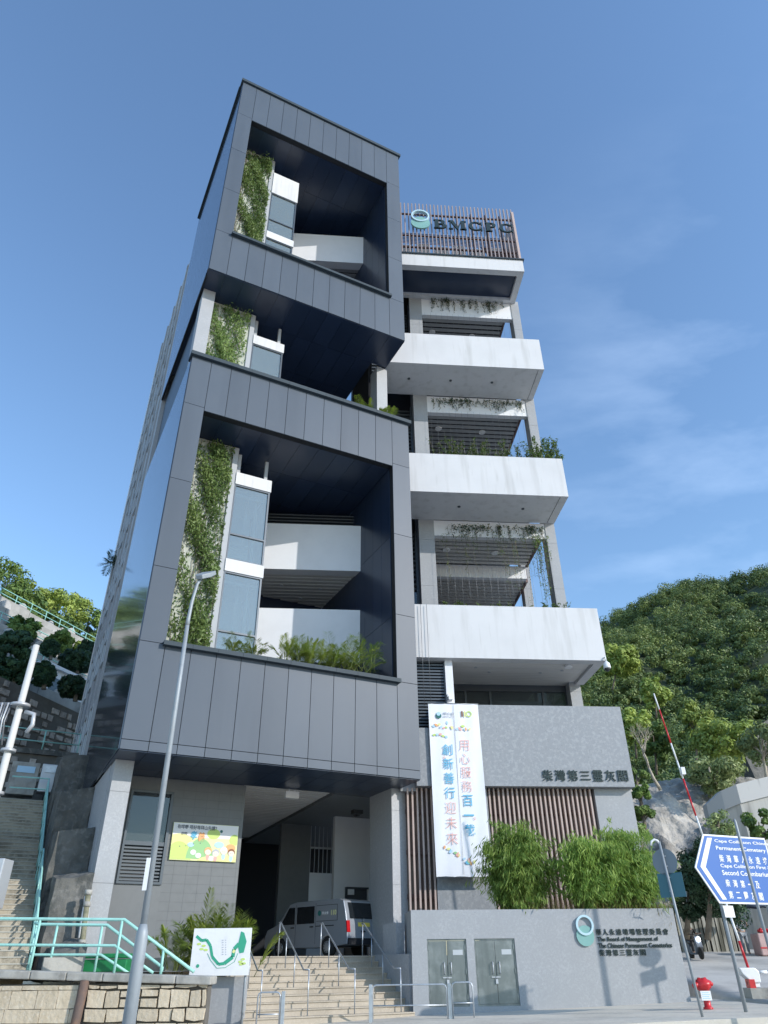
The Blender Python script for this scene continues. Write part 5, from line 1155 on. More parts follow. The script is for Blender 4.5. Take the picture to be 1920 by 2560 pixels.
b = MB(LF); b.box(ph.x - .3, ph.x + 8.3, 3.9, 7.2, ph.z, ph.z + .25); b.build('roof', 'whiteclean', r)
for k in range(4): b = MB(LF); b.box(ph.x + .8 + k * 1.9, ph.x + 1.9 + k * 1.9, 4.15, 4.22, ph.z - 1.6, ph.z - .6); b.build('window', 'glassdark', r)
# ================================================================== right side: fence, wall, rock, people
fa, fb = at(1700, 2400, 44), at(1868, 2400, 44)
r = thing('board_fence', 'weathered pale upright board fence at the back of the driveway', 'fence', (fa.x + 2, 44, .1))
b = MB(); random.seed(12); x = fa.x - .5
while x < fb.x:
    t_ = random.uniform(2.2, 2.75); b.box(x, x + .17, 44 + random.uniform(-.03, .03), 44.08, DZ(x, 44) - .1, DZ(x, 44) + t_); x += random.uniform(.21, .26)
b.build('boards', 'corr', r)
b = MB(); b.box(fa.x - .5, fb.x, 44.1, 44.2, DZ(17, 44) + .5, DZ(17, 44) + .62); b.box(fa.x - .5, fb.x, 44.1, 44.2, DZ(17, 44) + 1.7, DZ(17, 44) + 1.82); b.box(fa.x - .5, fb.x, 44.25, 44.3, 0, 2.3); b.build('rail', 'black', r)
wa = at(1872, 2400, 45)
r = thing('rendered_wall', 'pale rendered wall behind the dark umbrella', 'wall', (wa.x + 3, 45.5, .1)); b = MB(); b.box(wa.x, wa.x + 9, 45.4, 45.8, -.2, 3.2); b.build('wall', 'concrete', r)
# elevated concrete wall with rounded coping, stained
pts = [at(1764, 2012, 45.5), at(1800, 1978, 45), at(1838, 1962, 44.6), at(1935, 1938, 45), at(2100, 1915, 46)]
r = thing('concrete_parapet', 'tall stained concrete wall with a bent pale parapet on the right', 'wall', (pts[2].x, 44, 0))
b = MB(); c = MB()
for q, e in zip(pts[:-1], pts[1:]):
    for mb_, za, zb_, off in ((c, 1.05, 0, -.12), (b, 12, -1.05, 0)):
        k = mb_.pts([(q.x, q.y + off, q.z - za), (e.x, e.y + off, e.z - za), (e.x, e.y + off, e.z + min(zb_, 0)), (q.x, q.y + off, q.z + min(zb_, 0)), (q.x, q.y + .5, q.z - za), (e.x, e.y + .5, e.z - za), (e.x, e.y + .5, e.z + min(zb_, 0)), (q.x, q.y + .5, q.z + min(zb_, 0))])
        for f_ in ((0, 1, 2, 3), (4, 7, 6, 5), (3, 2, 6, 7), (0, 4, 5, 1), (0, 3, 7, 4), (1, 5, 6, 2)): mb_.face([k + i_ for i_ in f_])
cw = mat('stained concrete wall', (.40, .395, .365), .9, streak=[(.9, .12, (.10, .10, .09), .50, .66), (3, .2, (.28, .275, .25), .5, .8)])
b.build('wall', cw, r); c.build('parapet', mat('pale parapet concrete', (.43, .43, .415), .85, streak=[(1.2, .2, (.15, .15, .14), .54, .70)]), r)
from mathutils import noise as mnoise
def rock_z(x, y):
    t = (y - 46) / 22.0; k = min(1, max(0, t) * 3)
    return -.5 + 13.5 * max(0, min(1, t)) ** .8 + k * (2.2 * mnoise.fractal(Vector((x * .16, y * .16, 3)), 1.0, 2.0, 6) + 1.1 * abs(mnoise.noise(Vector((x * .45, y * .3, 7)))))
tag(sheet('rock_slope', 'rock', list(np.linspace(15, 52, 130)), list(np.linspace(46, 74, 110)), rock_z), kind='structure')
a_, e_ = at(1845, 1852, 78), at(1960, 1770, 84); k_ = [a_, e_, e_ + Vector((2, 0, -4.0)), a_ + Vector((1, 0, -2.0))]
b = MB(); dn = Vector((0, 3, -14)); q = b.pts([v for v in k_] + [a_ + dn, e_ + dn, e_ + Vector((4, -2, -20)), a_ + Vector((2, -2, -16))])
for f_ in ((0, 1, 2, 3), (3, 2, 6, 7), (0, 3, 7, 4), (1, 5, 6, 2), (0, 4, 5, 1)): b.face([q + i for i in f_])
tag(b.build('concrete_slope', 'concretedark'), kind='structure')
# people and scooter
def skin(nm, nodes, edges, rad, m, parent, sub=2):
    me = bpy.data.meshes.new(nm); base = ABS[parent.name]; me.from_pydata([tuple(Vector(p) - base) for p in nodes], edges, []); o = bpy.data.objects.new(nm, me); col.objects.link(o); o.parent = parent
    md = o.modifiers.new('skin', 'SKIN'); me.skin_vertices[0].data[0].use_root = True
    for i, rr_ in enumerate(rad): me.skin_vertices[0].data[i].radius = (rr_, rr_ * .85)
    o.modifiers.new('s', 'SUBSURF').render_levels = sub; me.materials.append(M[m]); return o
def person(lab, x, y, g, coat, legs, seated=False, arm=None):
    r = thing('person', lab, 'person', (x, y, g)); hp = .92 if not seated else .78
    N = [(x, y, g + hp), (x, y, g + hp + .25), (x, y, g + hp + .48), (x, y - .02, g + hp + .58), (x, y - .04, g + hp + .70), (x, y - .03, g + hp + .80),
         (x - .2, y, g + hp + .46), (x - .27, y - .05, g + hp + .2), (x - .22, y - .25, g + hp + .12), (x + .2, y, g + hp + .46), (x + .27, y - .05, g + hp + .2), (x + .22, y - .25, g + hp + .12),
         (x - .1, y, g + hp - .05), (x - .11, y - (.38 if seated else .03), g + (.72 if seated else .48)), (x - .11, y - (.40 if seated else 0), g + (.30 if seated else .06)), (x - .11, y - (.52 if seated else .14), g + (.28 if seated else .04)),
         (x + .1, y, g + hp - .05), (x + .11, y - (.38 if seated else .03), g + (.72 if seated else .48)), (x + .11, y - (.40 if seated else 0), g + (.30 if seated else .06)), (x + .11, y - (.52 if seated else .14), g + (.28 if seated else .04))]
    if arm: N[10] = (x + .26, y - .18, g + hp + .28); N[11] = arm
    Ed = [(0, 1), (1, 2), (2, 3), (3, 4), (4, 5), (2, 6), (6, 7), (7, 8), (2, 9), (9, 10), (10, 11), (0, 12), (12, 13), (13, 14), (14, 15), (0, 16), (16, 17), (17, 18), (18, 19)]
    rd = [.15, .14, .15, .06, .10, .085, .07, .05, .035, .07, .05, .035, .10, .075, .05, .045, .10, .075, .05, .045]
    skin('body', N, Ed, rd, 'skin', r)
    skin('coat', N[0:3] + [N[6], N[7], N[9], N[10]], [(0, 1), (1, 2), (2, 3), (3, 4), (2, 5), (5, 6)], [.175, .165, .17, .085, .07, .085, .07], coat, r)
    skin('trousers', [N[0], N[12], N[13], N[14], N[16], N[17], N[18]], [(0, 1), (1, 2), (2, 3), (0, 4), (4, 5), (5, 6)], [.17, .12, .09, .075, .12, .09, .075], legs, r)
    b = MB(); b.sphere((x, y + .01, g + hp + .80), .115, 10, (1, 1.05, 1)); b.build('hair' if not seated else 'helmet', 'black' if not seated else 'red', r)
    return r
pp = at(1872, 2400, 42.5); gp = DZ(pp.x, 42.5)
person('person in pale coat holding the dark umbrella at the back of the driveway', pp.x, 42.5, gp, 'framelight', 'steelpaint', arm=(pp.x + .18, 42.2, gp + 1.45))
r = thing('umbrella', 'dark blue open umbrella held up at the right edge', 'umbrella', (pp.x + .2, 42.2, gp + 1.4)); cx_, cz_ = pp.x + .55, gp + 2.05
b = MB(); n = 16; k0 = b.pts([(cx_, 42.2, cz_ + .42)]); rings = []
for rr_, zz_ in ((.3, .38), (.6, .26), (.85, .06), (.92, -.04)): rings.append(b.pts([(cx_ + rr_ * math.cos(2 * math.pi * j / n), 42.2 + rr_ * math.sin(2 * math.pi * j / n), cz_ + zz_ + (.05 if j % 2 and rr_ > .8 else 0)) for j in range(n)]))
for j in range(n):
    b.face([k0, rings[0] + j, rings[0] + (j + 1) % n], True)
    for q, e in zip(rings[:-1], rings[1:]): b.face([q + j, e + j, e + (j + 1) % n, q + (j + 1) % n], True)
cn = b.build('canopy', 'bluecloth', r); cn.modifiers.new('solid', 'SOLIDIFY').thickness = .012
b = MB(); b.tube([(pp.x + .15, 42.2, gp + 1.35), (cx_, 42.2, cz_ + .45)], .014, 6); b.build('shaft', 'steel', r)
b = MB(); b.sphere((pp.x + .15, 42.2, gp + 1.33), .03, 6); b.build('handle', 'black', r)
sp = at(1900, 2398, 41.5); gz = DZ(sp.x, 41.5)
r = thing('stall_table', 'low stall covered in pink tarpaulin at the right edge', 'stall', (sp.x + .6, 41.5, gz)); b = MB(); b.box(sp.x, sp.x + 2.4, 41.1, 42, gz, gz + .95); b.build('tarpaulin_cover', 'tarp', r, bevel=.06); b = MB(); b.box(sp.x, sp.x + 2.4, 41.08, 41.1, gz + .3, gz + .36); b.build('strap', 'red', r)
r = thing('flower_bundle', 'dark red flowers lying on the pink stall', 'flowers', (sp.x + .5, 41.4, gz + .95)); b = MB()
for i in range(12): b.sphere((sp.x + .25 + random.random() * .6, 41.2 + random.random() * .3, gz + 1.0 + random.random() * .12), .08, 5)
b.build('blooms', 'red', r)
mp_ = at(1746, 2398, 40); mx_, mg = mp_.x, DZ(mp_.x, 40)
r = thing('scooter', 'motor scooter facing the street with its headlamp lit', 'scooter', (mx_, 40, mg))
for y in (39.5, 40.75): b = MB(); b.lathe([(.13, -.06), (.25, -.05), (.26, 0), (.25, .05), (.13, .06)], (mx_, y, mg + .26), 16, 'x'); b.build('wheel', 'tyre', r)
b = MB(); b.prism([(39.45, mg + .5), (39.6, mg + .95), (39.7, mg + .95), (39.8, mg + .3), (40.3, mg + .28), (40.5, mg + .75), (41.1, mg + .78), (41.05, mg + .45), (40.4, mg + .2), (39.75, mg + .2)], .30, 'x', mx_ - .15); b.build('body', 'ink_k', r, bevel=.03)
b = MB(); b.tube([(mx_ - .34, 39.75, mg + 1.05), (mx_, 39.62, mg + 1.0), (mx_ + .34, 39.75, mg + 1.05)], .02, 8); b.tube([(mx_, 39.5, mg + .3), (mx_, 39.66, mg + 1.0)], .03, 8); b.build('handlebar', 'black', r)
b = MB(); b.lathe([(.05, .06), (.10, 0), (.085, -.02)], (mx_, 39.47, mg + .82), 14, 'y'); b.build('headlight', 'lamp', r)
b = MB(); b.box(mx_ - .14, mx_ + .14, 40.35, 41.05, mg + .78, mg + .86); b.build('saddle', 'black', r, bevel=.02)
person('person in dark clothes and red helmet sitting on the scooter', mx_, 40.5, mg, 'black', 'black', seated=True, arm=(mx_ + .3, 39.8, mg + 1.06))
# ================================================================== vegetation
def tree(name, label, cat, base, top, cr, cen_h, leaf, bark, nc=26, nl=70, ls=.16, tr=.16, lean=(0, 0), squash=.8, group=None, limbs=6, openness=1.0, small=1.0):
    base = Vector(base); r = thing(name, label, cat, base, group)
    H = top; b = MB(); c0 = base + Vector((lean[0], lean[1], cen_h))
    b.tube([base - Vector((0, 0, .3)), base.lerp(c0, .35) + Vector((.06, 0, 0)), base.lerp(c0, .75) - Vector((.05, .03, 0)), c0 + Vector((0, 0, (H - cen_h) * .35))], [tr, tr * .75, tr * .5, tr * .2], 8)
    C = []; Rr = []
    for i in range(nc):
        d = unit(1)[0]; k = .55 + .4 * rng.random(); p = np.array(c0[:]) + d * np.array([cr, cr, (H - cen_h)]) * k * openness
        lo = .15 if name == 'pine_tree' else .6
        if p[2] < base.z + lo: p[2] = base.z + lo + rng.random() * .5
        C.append(p); Rr.append(cr * (.24 + .20 * rng.random()) * small)
    for i in range(limbs):
        p = Vector(C[i]); s = base.lerp(c0, .45 + .08 * (i % 6)); b.tube([s, s.lerp(p, .5) + Vector((0, 0, .1 * cr)), p], [tr * .42, tr * .26, tr * .08], 6)
    b.build('trunk', bark, r)
    f = FOL(); clump_leaves(f, np.array(C), np.array(Rr), nl, ls, squash); f.build('crown', leaf, r)
    return r
# --- far wooded hillside: nobody could count it
f = FOL(); C = []; Rr = []; rbv = []
for i in range(2700):
    y = 60 + 275 * rng.random() ** .8; x = y * math.tan(R(11.5 + 22 * rng.random()))
    z = hill_z(x, y); rad = (1.2 + 1.9 * rng.random() ** 1.5) * (1 + (y - 60) / 420); dark = rng.random() < .30
    C.append((x, y, z + rad * (.25 + 1.3 * rng.random() ** 1.2 * (.6 if y > 230 else 1)))); Rr.append(rad)
    rbv.append(np.clip((.15 if dark else .58) + .22 * math.sin(x * .09 + 1) * math.cos(y * .06) + .18 * rng.normal(), 0, 1))
C = np.array(C); Rr = np.array(Rr); rbv = np.array(rbv)
near = C[:, 1] < 150
def crowns(sel, k, ls):                       # each crown is a heap of a few smaller leafy lobes
    c = np.repeat(C[sel], 5, 0); rr = np.repeat(Rr[sel], 5); o = unit(len(c)); o[:, 2] = np.abs(o[:, 2]) * .9
    clump_leaves(f, c + o * (rr * .52)[:, None], rr * (.42 + .22 * rng.random(len(c))), k, ls, .8, np.clip(np.repeat(rbv[sel], 5) + .12 * rng.normal(size=len(c)), 0, 1))
crowns(near, 64, .24); crowns(~near, 50, .36)
tag(f.build('hillside_forest', 'leafhill'), 'dense green forest covering the far hillside on the right', 'forest', kind='stuff')
# --- trees one can tell apart at the foot of the hill
def base_at(px, py, Y): p = at(px, py, Y); return p
def placed(name, label, cat, bpx, bpy, Y, tpx, tpy, wpx, leaf, bark, **k):
    p = at(bpx, bpy, Y); t = at(tpx, tpy, Y); H = t.z - p.z; cr = abs(at(bpx + wpx, tpy + 40, Y).x - at(bpx, tpy + 40, Y).x) / 2
    return tree(name, label, cat, p, H, cr, k.pop('ch', .62) * H, leaf, bark, lean=((t.x - p.x) * .8, 0), **k)
# bare pale tree
p = at(1650, 1966, 62); r = thing('bare_tree', 'pale nearly leafless tree right of the stone block', 'tree', p)
b = MB(); rr2 = random.Random(3)
def branch(a, d, L_, rad, dep):
    e = a + d * L_; m_ = a.lerp(e, .5) + Vector((rr2.uniform(-1, 1), rr2.uniform(-1, 1), rr2.uniform(-.5, 1))) * L_ * .07
    b.tube([a, m_, e], [rad, rad * .8, rad * .62], 6 if dep < 3 else 4)
    if dep >= 6: return
    for k in range(3 if dep in (1, 2, 4) else 2):
        nd = (d + Vector((rr2.uniform(-.75, .75), rr2.uniform(-.6, .6), rr2.uniform(-.05, .65)))).normalized(); branch(e, nd, L_ * rr2.uniform(.60, .80), rad * .6, dep + 1)
branch(p - Vector((0, 0, .3)), Vector((-.34, 0, 1)).normalized(), 1.9, .15, 0); b.build('trunk', 'barkpale', r)
f = FOL(); Vt = np.array(b.v[-6000:]); pick = Vt[rng.integers(0, len(Vt), 260)]; A = unit(260) * .07; f.leaves(pick + unit(260) * .15, A, cross_rand(A) * .04, rng.random(260)); f.build('crown', 'leafpale', r)
placed('broadleaf_tree', 'yellow green tree with rounded crown behind the top of the raised barrier arm', 'tree', 1738, 1930, 75, 1738, 1755, 100, 'leafyellow', 'bark', nc=30, nl=150, ls=.22, ch=.66)
placed('broadleaf_tree', 'bright green spreading tree between the barrier arm and the concrete parapet', 'tree', 1810, 1955, 66, 1805, 1795, 140, 'leafyellow', 'barkpale', nc=34, nl=120, ls=.2, ch=.62)
placed('broadleaf_tree', 'pale stemmed tree with thin olive crown above the concrete parapet', 'tree', 1915, 1945, 58, 1890, 1810, 120, 'leafpale', 'barkpale', nc=30, nl=90, ls=.16, ch=.6, limbs=9)
placed('broadleaf_tree', 'dull green low tree in front of the grey rock face', 'tree', 1775, 2010, 64, 1770, 1880, 130, 'leafpale', 'barkpale', nc=26, nl=110, ls=.18, ch=.55)
placed('broadleaf_tree', 'small green crowned tree just behind the bare pale tree', 'tree', 1640, 1930, 80, 1630, 1810, 80, 'leaf', 'bark', nc=20, nl=130, ls=.22, ch=.62)
placed('broadleaf_tree', 'sunlit tree left of the raised barrier tip at the foot of the hill', 'tree', 1590, 1890, 95, 1575, 1755, 90, 'leafyellow', 'bark', nc=22, nl=130, ls=.26, ch=.6)
placed('broadleaf_tree', 'olive lit tree just above the barrier tip', 'tree', 1640, 1790, 110, 1632, 1690, 80, 'leafyellow', 'bark', nc=20, nl=130, ls=.3, ch=.6)
placed('bamboo_grove', 'feathery yellow bamboo beside the end of the lowest terrace band', 'bamboo', 1530, 1720, 120, 1545, 1615, 100, 'leafyellow', 'bark', nc=24, nl=130, ls=.36, ch=.6)
placed('dense_tree', 'dense dark rounded tree behind the direction sign', 'tree', 1765, 2330, 38, 1765, 2085, 150, 'leafdark', 'bark', nc=44, nl=260, ls=.085, ch=.52, squash=.9)
placed('dense_tree', 'dark leafy tree left of the direction sign chevron', 'tree', 1712, 2330, 40, 1715, 2140, 90, 'leafdark', 'bark', nc=24, nl=220, ls=.085, ch=.5)
placed('shrub', 'bright green leafy shrub against the concrete wall at the right edge', 'shrub', 1895, 2130, 40, 1893, 2020, 70, 'leaf', 'bark', nc=24, nl=160, ls=.10, ch=.5)
placed('shrub', 'sparse grey green sapling in front of the stained concrete wall', 'shrub', 1792, 2120, 42, 1795, 2025, 80, 'leafpale', 'bark', nc=18, nl=70, ls=.09, ch=.55)
for i, (px_, py_, Y, hh) in enumerate(((1600, 1990, 48, 60), (1608, 2040, 46, 60), (1598, 2090, 44, 70), (1590, 1945, 55, 60))):
    placed('creeper_bush', ['leafy creeper bush beside the stone block edge', 'small green bush under the creeper beside the granite pier', 'lowest green bush beside the granite pier', 'topmost green bush beside the stone block edge'][i], 'bush', px_, py_ + hh * .5, Y, px_, py_ - hh * .5, 55, 'leaf', 'bark', nc=12, nl=120, ls=.12, ch=.5)
# --- left hillside trees
for i, (px_, py_, Y, tp, wd, lf, lab) in enumerate((
    (20, 1560, 95, 1395, 120, 'leaf', 'tall green tree at the left edge on the skyline'), (75, 1570, 100, 1455, 110, 'leafyellow', 'sunlit tree second from the left on the skyline'),
    (130, 1580, 105, 1485, 110, 'leafyellow', 'yellow green tree in the middle of the left skyline'), (178, 1600, 110, 1482, 100, 'leafyellow', 'rounded sunlit tree standing highest right of the skyline dip'),
    (225, 1640, 115, 1525, 90, 'leaf', 'thin topped tree beside the tower edge on the skyline'), (40, 1570, 80, 1480, 130, 'leaf', 'grey green tree in front of the skyline at the far left'),
    (110, 1605, 78, 1535, 110, 'leaf', 'small grey green tree above the pale terrace'), (190, 1640, 82, 1560, 100, 'leaf', 'low tree above the teal rail near the tower'),
    (238, 1665, 84, 1580, 70, 'leafyellow', 'small sunlit tree next to the tower edge'), (62, 1612, 60, 1545, 70, 'leaf', 'small green tree rising among the middle terraces'), (150, 1640, 62, 1580, 60, 'leaf', 'low green tree among the terraces below the skyline'), (205, 1668, 64, 1612, 55, 'leafyellow', 'bright little tree on the terrace nearest the tower'), (0, 1590, 70, 1500, 90, 'leaf', 'bushy tree cut by the left edge'))):
    placed('slope_tree', lab, 'tree', px_, py_, Y, px_, tp, wd, lf, 'bark', nc=26, nl=130, ls=.26, ch=.58)
for i, (px_, py_, Y, tp, wd, lab) in enumerate(((38, 1715, 44, 1565, 110, 'large dark pine behind the white utility pole'), (112, 1712, 45, 1655, 55, 'small dark pine right of the utility pole top'), (190, 1742, 47, 1685, 70, 'small dark pine beside the tower above the rubble wall'), (128, 1640, 52, 1600, 42, 'small dark conifer on the pale terrace'), (195, 1675, 54, 1625, 80, 'dark rounded shrub under the upper terrace'), (222, 1650, 58, 1600, 50, 'little green tree at the terrace end near the tower'), (-10, 1690, 43, 1610, 60, 'dark pine at the left edge'))):
    placed('pine_tree', lab, 'tree', px_, py_, Y, px_, tp, wd, 'leafdark', 'bark', nc=110, nl=110, ls=.16, ch=.40, squash=.66, small=.72)
# --- bamboo clumps on the planter wall
def bamboo(lab, x, y, zb, hgt, wx, wy, nculm, seed):
    r = thing('bamboo_clump', lab, 'bamboo', (x, y, zb), 'bamboo clumps on the planter wall'); b = MB(); rr_ = random.Random(seed); f = FOL(); Cs, As, Bs, rn = [], [], [], []
    for i in range(nculm):
        ox, oy = rr_.gauss(0, wx * .10), rr_.gauss(0, wy * .2); s_ = rr_.uniform(-1, 1); h = hgt * rr_.uniform(.55, 1.0) * (1 - .42 * s_ * s_); dx, dy = s_ * wx * .36, rr_.gauss(0, wy * .3) - .15
        P = [Vector((x + ox + dx * t ** 1.6, y + oy + dy * t * t, zb + h * (t - .24 * t ** 3))) for t in [k / 7 for k in range(8)]]
        b.tube(P, [.016, .015, .014, .012, .010, .008, .005, .003], 5)
        for k in range(34):
            t = rr_.uniform(.08, 1.0) ** .75; q = P[min(6, int(t * 7))].lerp(P[min(7, int(t * 7) + 1)], t * 7 % 1)
            tw = Vector((rr_.gauss(0, .6), rr_.gauss(0, .5) - .15, rr_.uniform(-.25, .45))) * rr_.uniform(.3, .85); base_r = rr_.random() * .6
            for l in range(18):
                c = q + tw * rr_.uniform(.3, 1.2) + Vector((rr_.gauss(0, .07), rr_.gauss(0, .07), rr_.gauss(0, .06)))
                a = Vector((tw.x * .6 + rr_.gauss(0, .4), tw.y * .6 + rr_.gauss(0, .4), -rr_.uniform(.3, 1.4))).normalized() * rr_.uniform(.085, .16)
                Cs.append(c); As.append(a); bb = a.cross(Vector((rr_.gauss(0, 1), rr_.gauss(0, 1), rr_.gauss(0, 1)))).normalized() * .021; Bs.append(bb); rn.append(min(1, base_r + rr_.random() * .45))
    b.build('culms', M['culmgreen'], r); f.leaves(np.array(Cs), np.array(As), np.array(Bs), np.array(rn)); f.build('leaves', 'bamboo', r)
M['culmgreen'] = mat('green stem', (.16, .20, .05), .5)
for k, (px0, px1, pt, Y, lab) in enumerate(((1195, 1385, 2045, 28.5, 'bushy bamboo clump in front of the banner foot'), (1400, 1545, 2075, 28.3, 'middle bamboo clump in front of the fins and granite pier'), (1480, 1655, 2060, 28.6, 'bamboo clump at the right end of the planter wall above the ring sign'))):
    xc = (at(px0, 2200, Y).x + at(px1, 2200, Y).x) / 2; wx = at(px1, 2200, Y).x - at(px0, 2200, Y).x; zt = at((px0 + px1) / 2, pt, Y).z
    bamboo(lab, xc, Y, 1.25, (zt - 1.25) * 1.22, wx, 1.2, 30, 20 + k)
# grasses on the right half of the planter, some dry and hanging over the end
def blades(n, fx, fy, zb, hl, droop, m, nm, lab, seed):
    f = FOL(); r_ = np.random.default_rng(seed); X = fx(r_.random(n)); Yy = fy(r_.random(n)); hh = hl[0] + (hl[1] - hl[0]) * r_.random(n); an = r_.random(n) * 6.28; dr = droop * (.4 + r_.random(n))
    prev = np.stack([X, Yy, np.full(n, zb)], 1); rn = r_.random(n)
    for k in range(1, 5):
        t = k / 4; cur = np.stack([X + np.cos(an) * dr * t * t, Yy + np.sin(an) * dr * t * t, zb + hh * (t * 1.25 - .5 * droop / .5 * t * t * t * .5)], 1)
        A = (cur - prev) / 2 * 1.08; f.leaves((cur + prev) / 2, A, np.stack([-np.sin(an), np.cos(an), np.zeros(n)], 1) * .011 * (1.25 - t), rn); prev = cur
    o = f.build(nm, m); return tag(o, lab, 'grass', kind='stuff')
blades(1500, lambda t: 4.4 + 4.9 * t, lambda t: 27.75 + .9 * t, 1.25, (.25, .75), .25, 'grassdry', 'ornamental_grass', 'yellowing grass growing along the planter wall under the bamboo', 3)
blades(900, lambda t: 9.15 + .6 * t, lambda t: 27.9 + 1.6 * t, 1.35, (-.9, .7), .85, 'grassdry', 'dry_grass', 'dry straw coloured grass hanging over the right end of the planter wall', 4)
# --- palms: areca by the map board, ferns and palms in the terrace planters
def frond(f, o, az, L_, rise, droop, nleaf, ll, lw, rs, b=None, wid=.012):
    P = []
    for k in range(13):
        t = k / 12; hr = L_ * (t * (1 - .25 * t) * math.cos(rise)); z = L_ * (t * math.sin(rise)) - droop * L_ * t ** 2.2
        P.append(Vector((o.x + math.cos(az) * hr, o.y + math.sin(az) * hr, o.z + z)))
    if b is not None: b.tube(P[::3], [wid, wid * .8, wid * .6, wid * .4, wid * .2], 5)
    Cs, As, Bs, rn = [], [], [], []
    side = Vector((-math.sin(az), math.cos(az), 0)); base_r = rs.random() * .55
    for k in range(nleaf):
        t = .14 + .85 * (k + .5) / nleaf; i = min(11, int(t * 12)); q = P[i].lerp(P[i + 1], t * 12 - i); d = (P[i + 1] - P[i]).normalized()
        for s in (-1, 1):
            l = ll * (math.sin(math.pi * (t * .85 + .12)) ** .6) * rs.uniform(.85, 1.1)
            a = (side * s * .85 + d * .65 + Vector((0, 0, .22 - .5 * rs.random()))).normalized() * l / 2
            Cs.append(q + a); As.append(a); Bs.append(a.cross(Vector((0, 0, 1)) + d * .4).normalized() * lw); rn.append(min(1, base_r + rs.random() * .4))
    f.leaves(np.array(Cs), np.array(As), np.array(Bs), np.array(rn))
def palm(name, lab, loc, n, L_, ll, lw, seed, m='leafbright', group=None, spread=.25, rise=(35, 85), cat='palm', nleaf=26, droop=(.25, .6)):
    loc = Vector(loc); r = thing(name, lab, cat, loc, group); f = FOL(); b = MB(); rs = random.Random(seed)
    for i in range(n):
        o = loc + Vector((rs.gauss(0, spread), rs.gauss(0, spread), rs.uniform(0, .3))); frond(f, o, rs.uniform(0, 6.28), L_ * rs.uniform(.7, 1.1), R(rs.uniform(*rise)), rs.uniform(*droop), nleaf, ll, lw, rs, b)
    b.build('stems', 'vine' if False else M['culmgreen'], r); f.build('fronds', m, r); return r
pa = at(540, 2435, 26.4)
palm('areca_palm', 'big areca palm with arching fronds behind the map board', (pa.x, 26.4, -.4), 58, 3.1, .50, .022, 5, spread=.42, rise=(48, 88), droop=(.25, .55))
pa2 = at(440, 2425, 26.2)
palm('areca_palm', 'smaller areca palm left of the map board', (pa2.x, 26.2, -.3), 22, 2.0, .38, .018, 6, spread=.25, rise=(45, 85))
pl_specs = [(3.9, .55, 13, .9, 'low fern left of the row in the lower planter', 'leafbright'), (4.6, .8, 10, .75, 'small fern under the glazed bay in the lower planter', 'leafbright'), (6.1, .7, 16, 1.2, 'leafy fern below the edge of the glazed bay', 'leafbright'), (7.0, .8, 18, 1.3, 'dense fern in the middle of the lower planter', 'leafbright'), (6.6, .5, 12, .8, 'low bright fern spilling by the coping of the lower planter', 'leafbright'), (8.2, .5, 12, .85, 'low bright fern under the tallest palm of the lower planter', 'leafbright'),
            (7.9, .8, 16, 1.35, 'fern mass in front of the lower balcony', 'leafbright'), (8.75, .8, 20, 2.1, 'tallest palm in the lower planter', 'leafbright'), (9.6, .75, 15, 1.9, 'darker palm next to the right jamb of the lower planter', 'leaf')]
for i, (u_, y_, n_, L_, lab, m_) in enumerate(pl_specs): palm('planter_palm', lab, TW @ Vector((u_, y_, 10.45)), n_ + 4, L_ * 1.45, .42 if L_ > 1 else .30, .013, 30 + i, m_, 'palms in the lower planter', .26, (38, 88), droop=(.25, .65), nleaf=24)
for i, (u_, L_, lab) in enumerate(((9.7, .95, 'small palm by the slim pier of the open storey'), (10.9, .85, 'small palm at the right end of the open storey'))): palm('planter_palm', lab, TW @ Vector((u_, .75, 25.1)), 14, L_ * 1.4, .34, .018, 50 + i, 'leafbright', 'palms in the open storey', .2, (50, 90), droop=(.15, .4))
palm('planter_palm', 'tuft of small leaves on the sill of the top opening', TW @ Vector((9.0, .6, 34.6)), 6, .45, .2, .014, 61, 'leaf', None, .12)
# plane x = -.35 of the tower frame: solve for the point the sight line meets there
d_ = ray(281, 1398); ux_ = TW.to_3x3() @ Vector((1, 0, 0)); o_ = TW @ Vector((-.25, 0, 0)); q_ = d_ * (o_.dot(ux_) / d_.dot(ux_))
palm('ledge_palm', 'little palm sticking out from the left edge of the rear block', q_ + Vector((0, 0, -.6)), 14, 1.5, .5, .02, 62, 'leafdark', None, .1, (-10, 80))
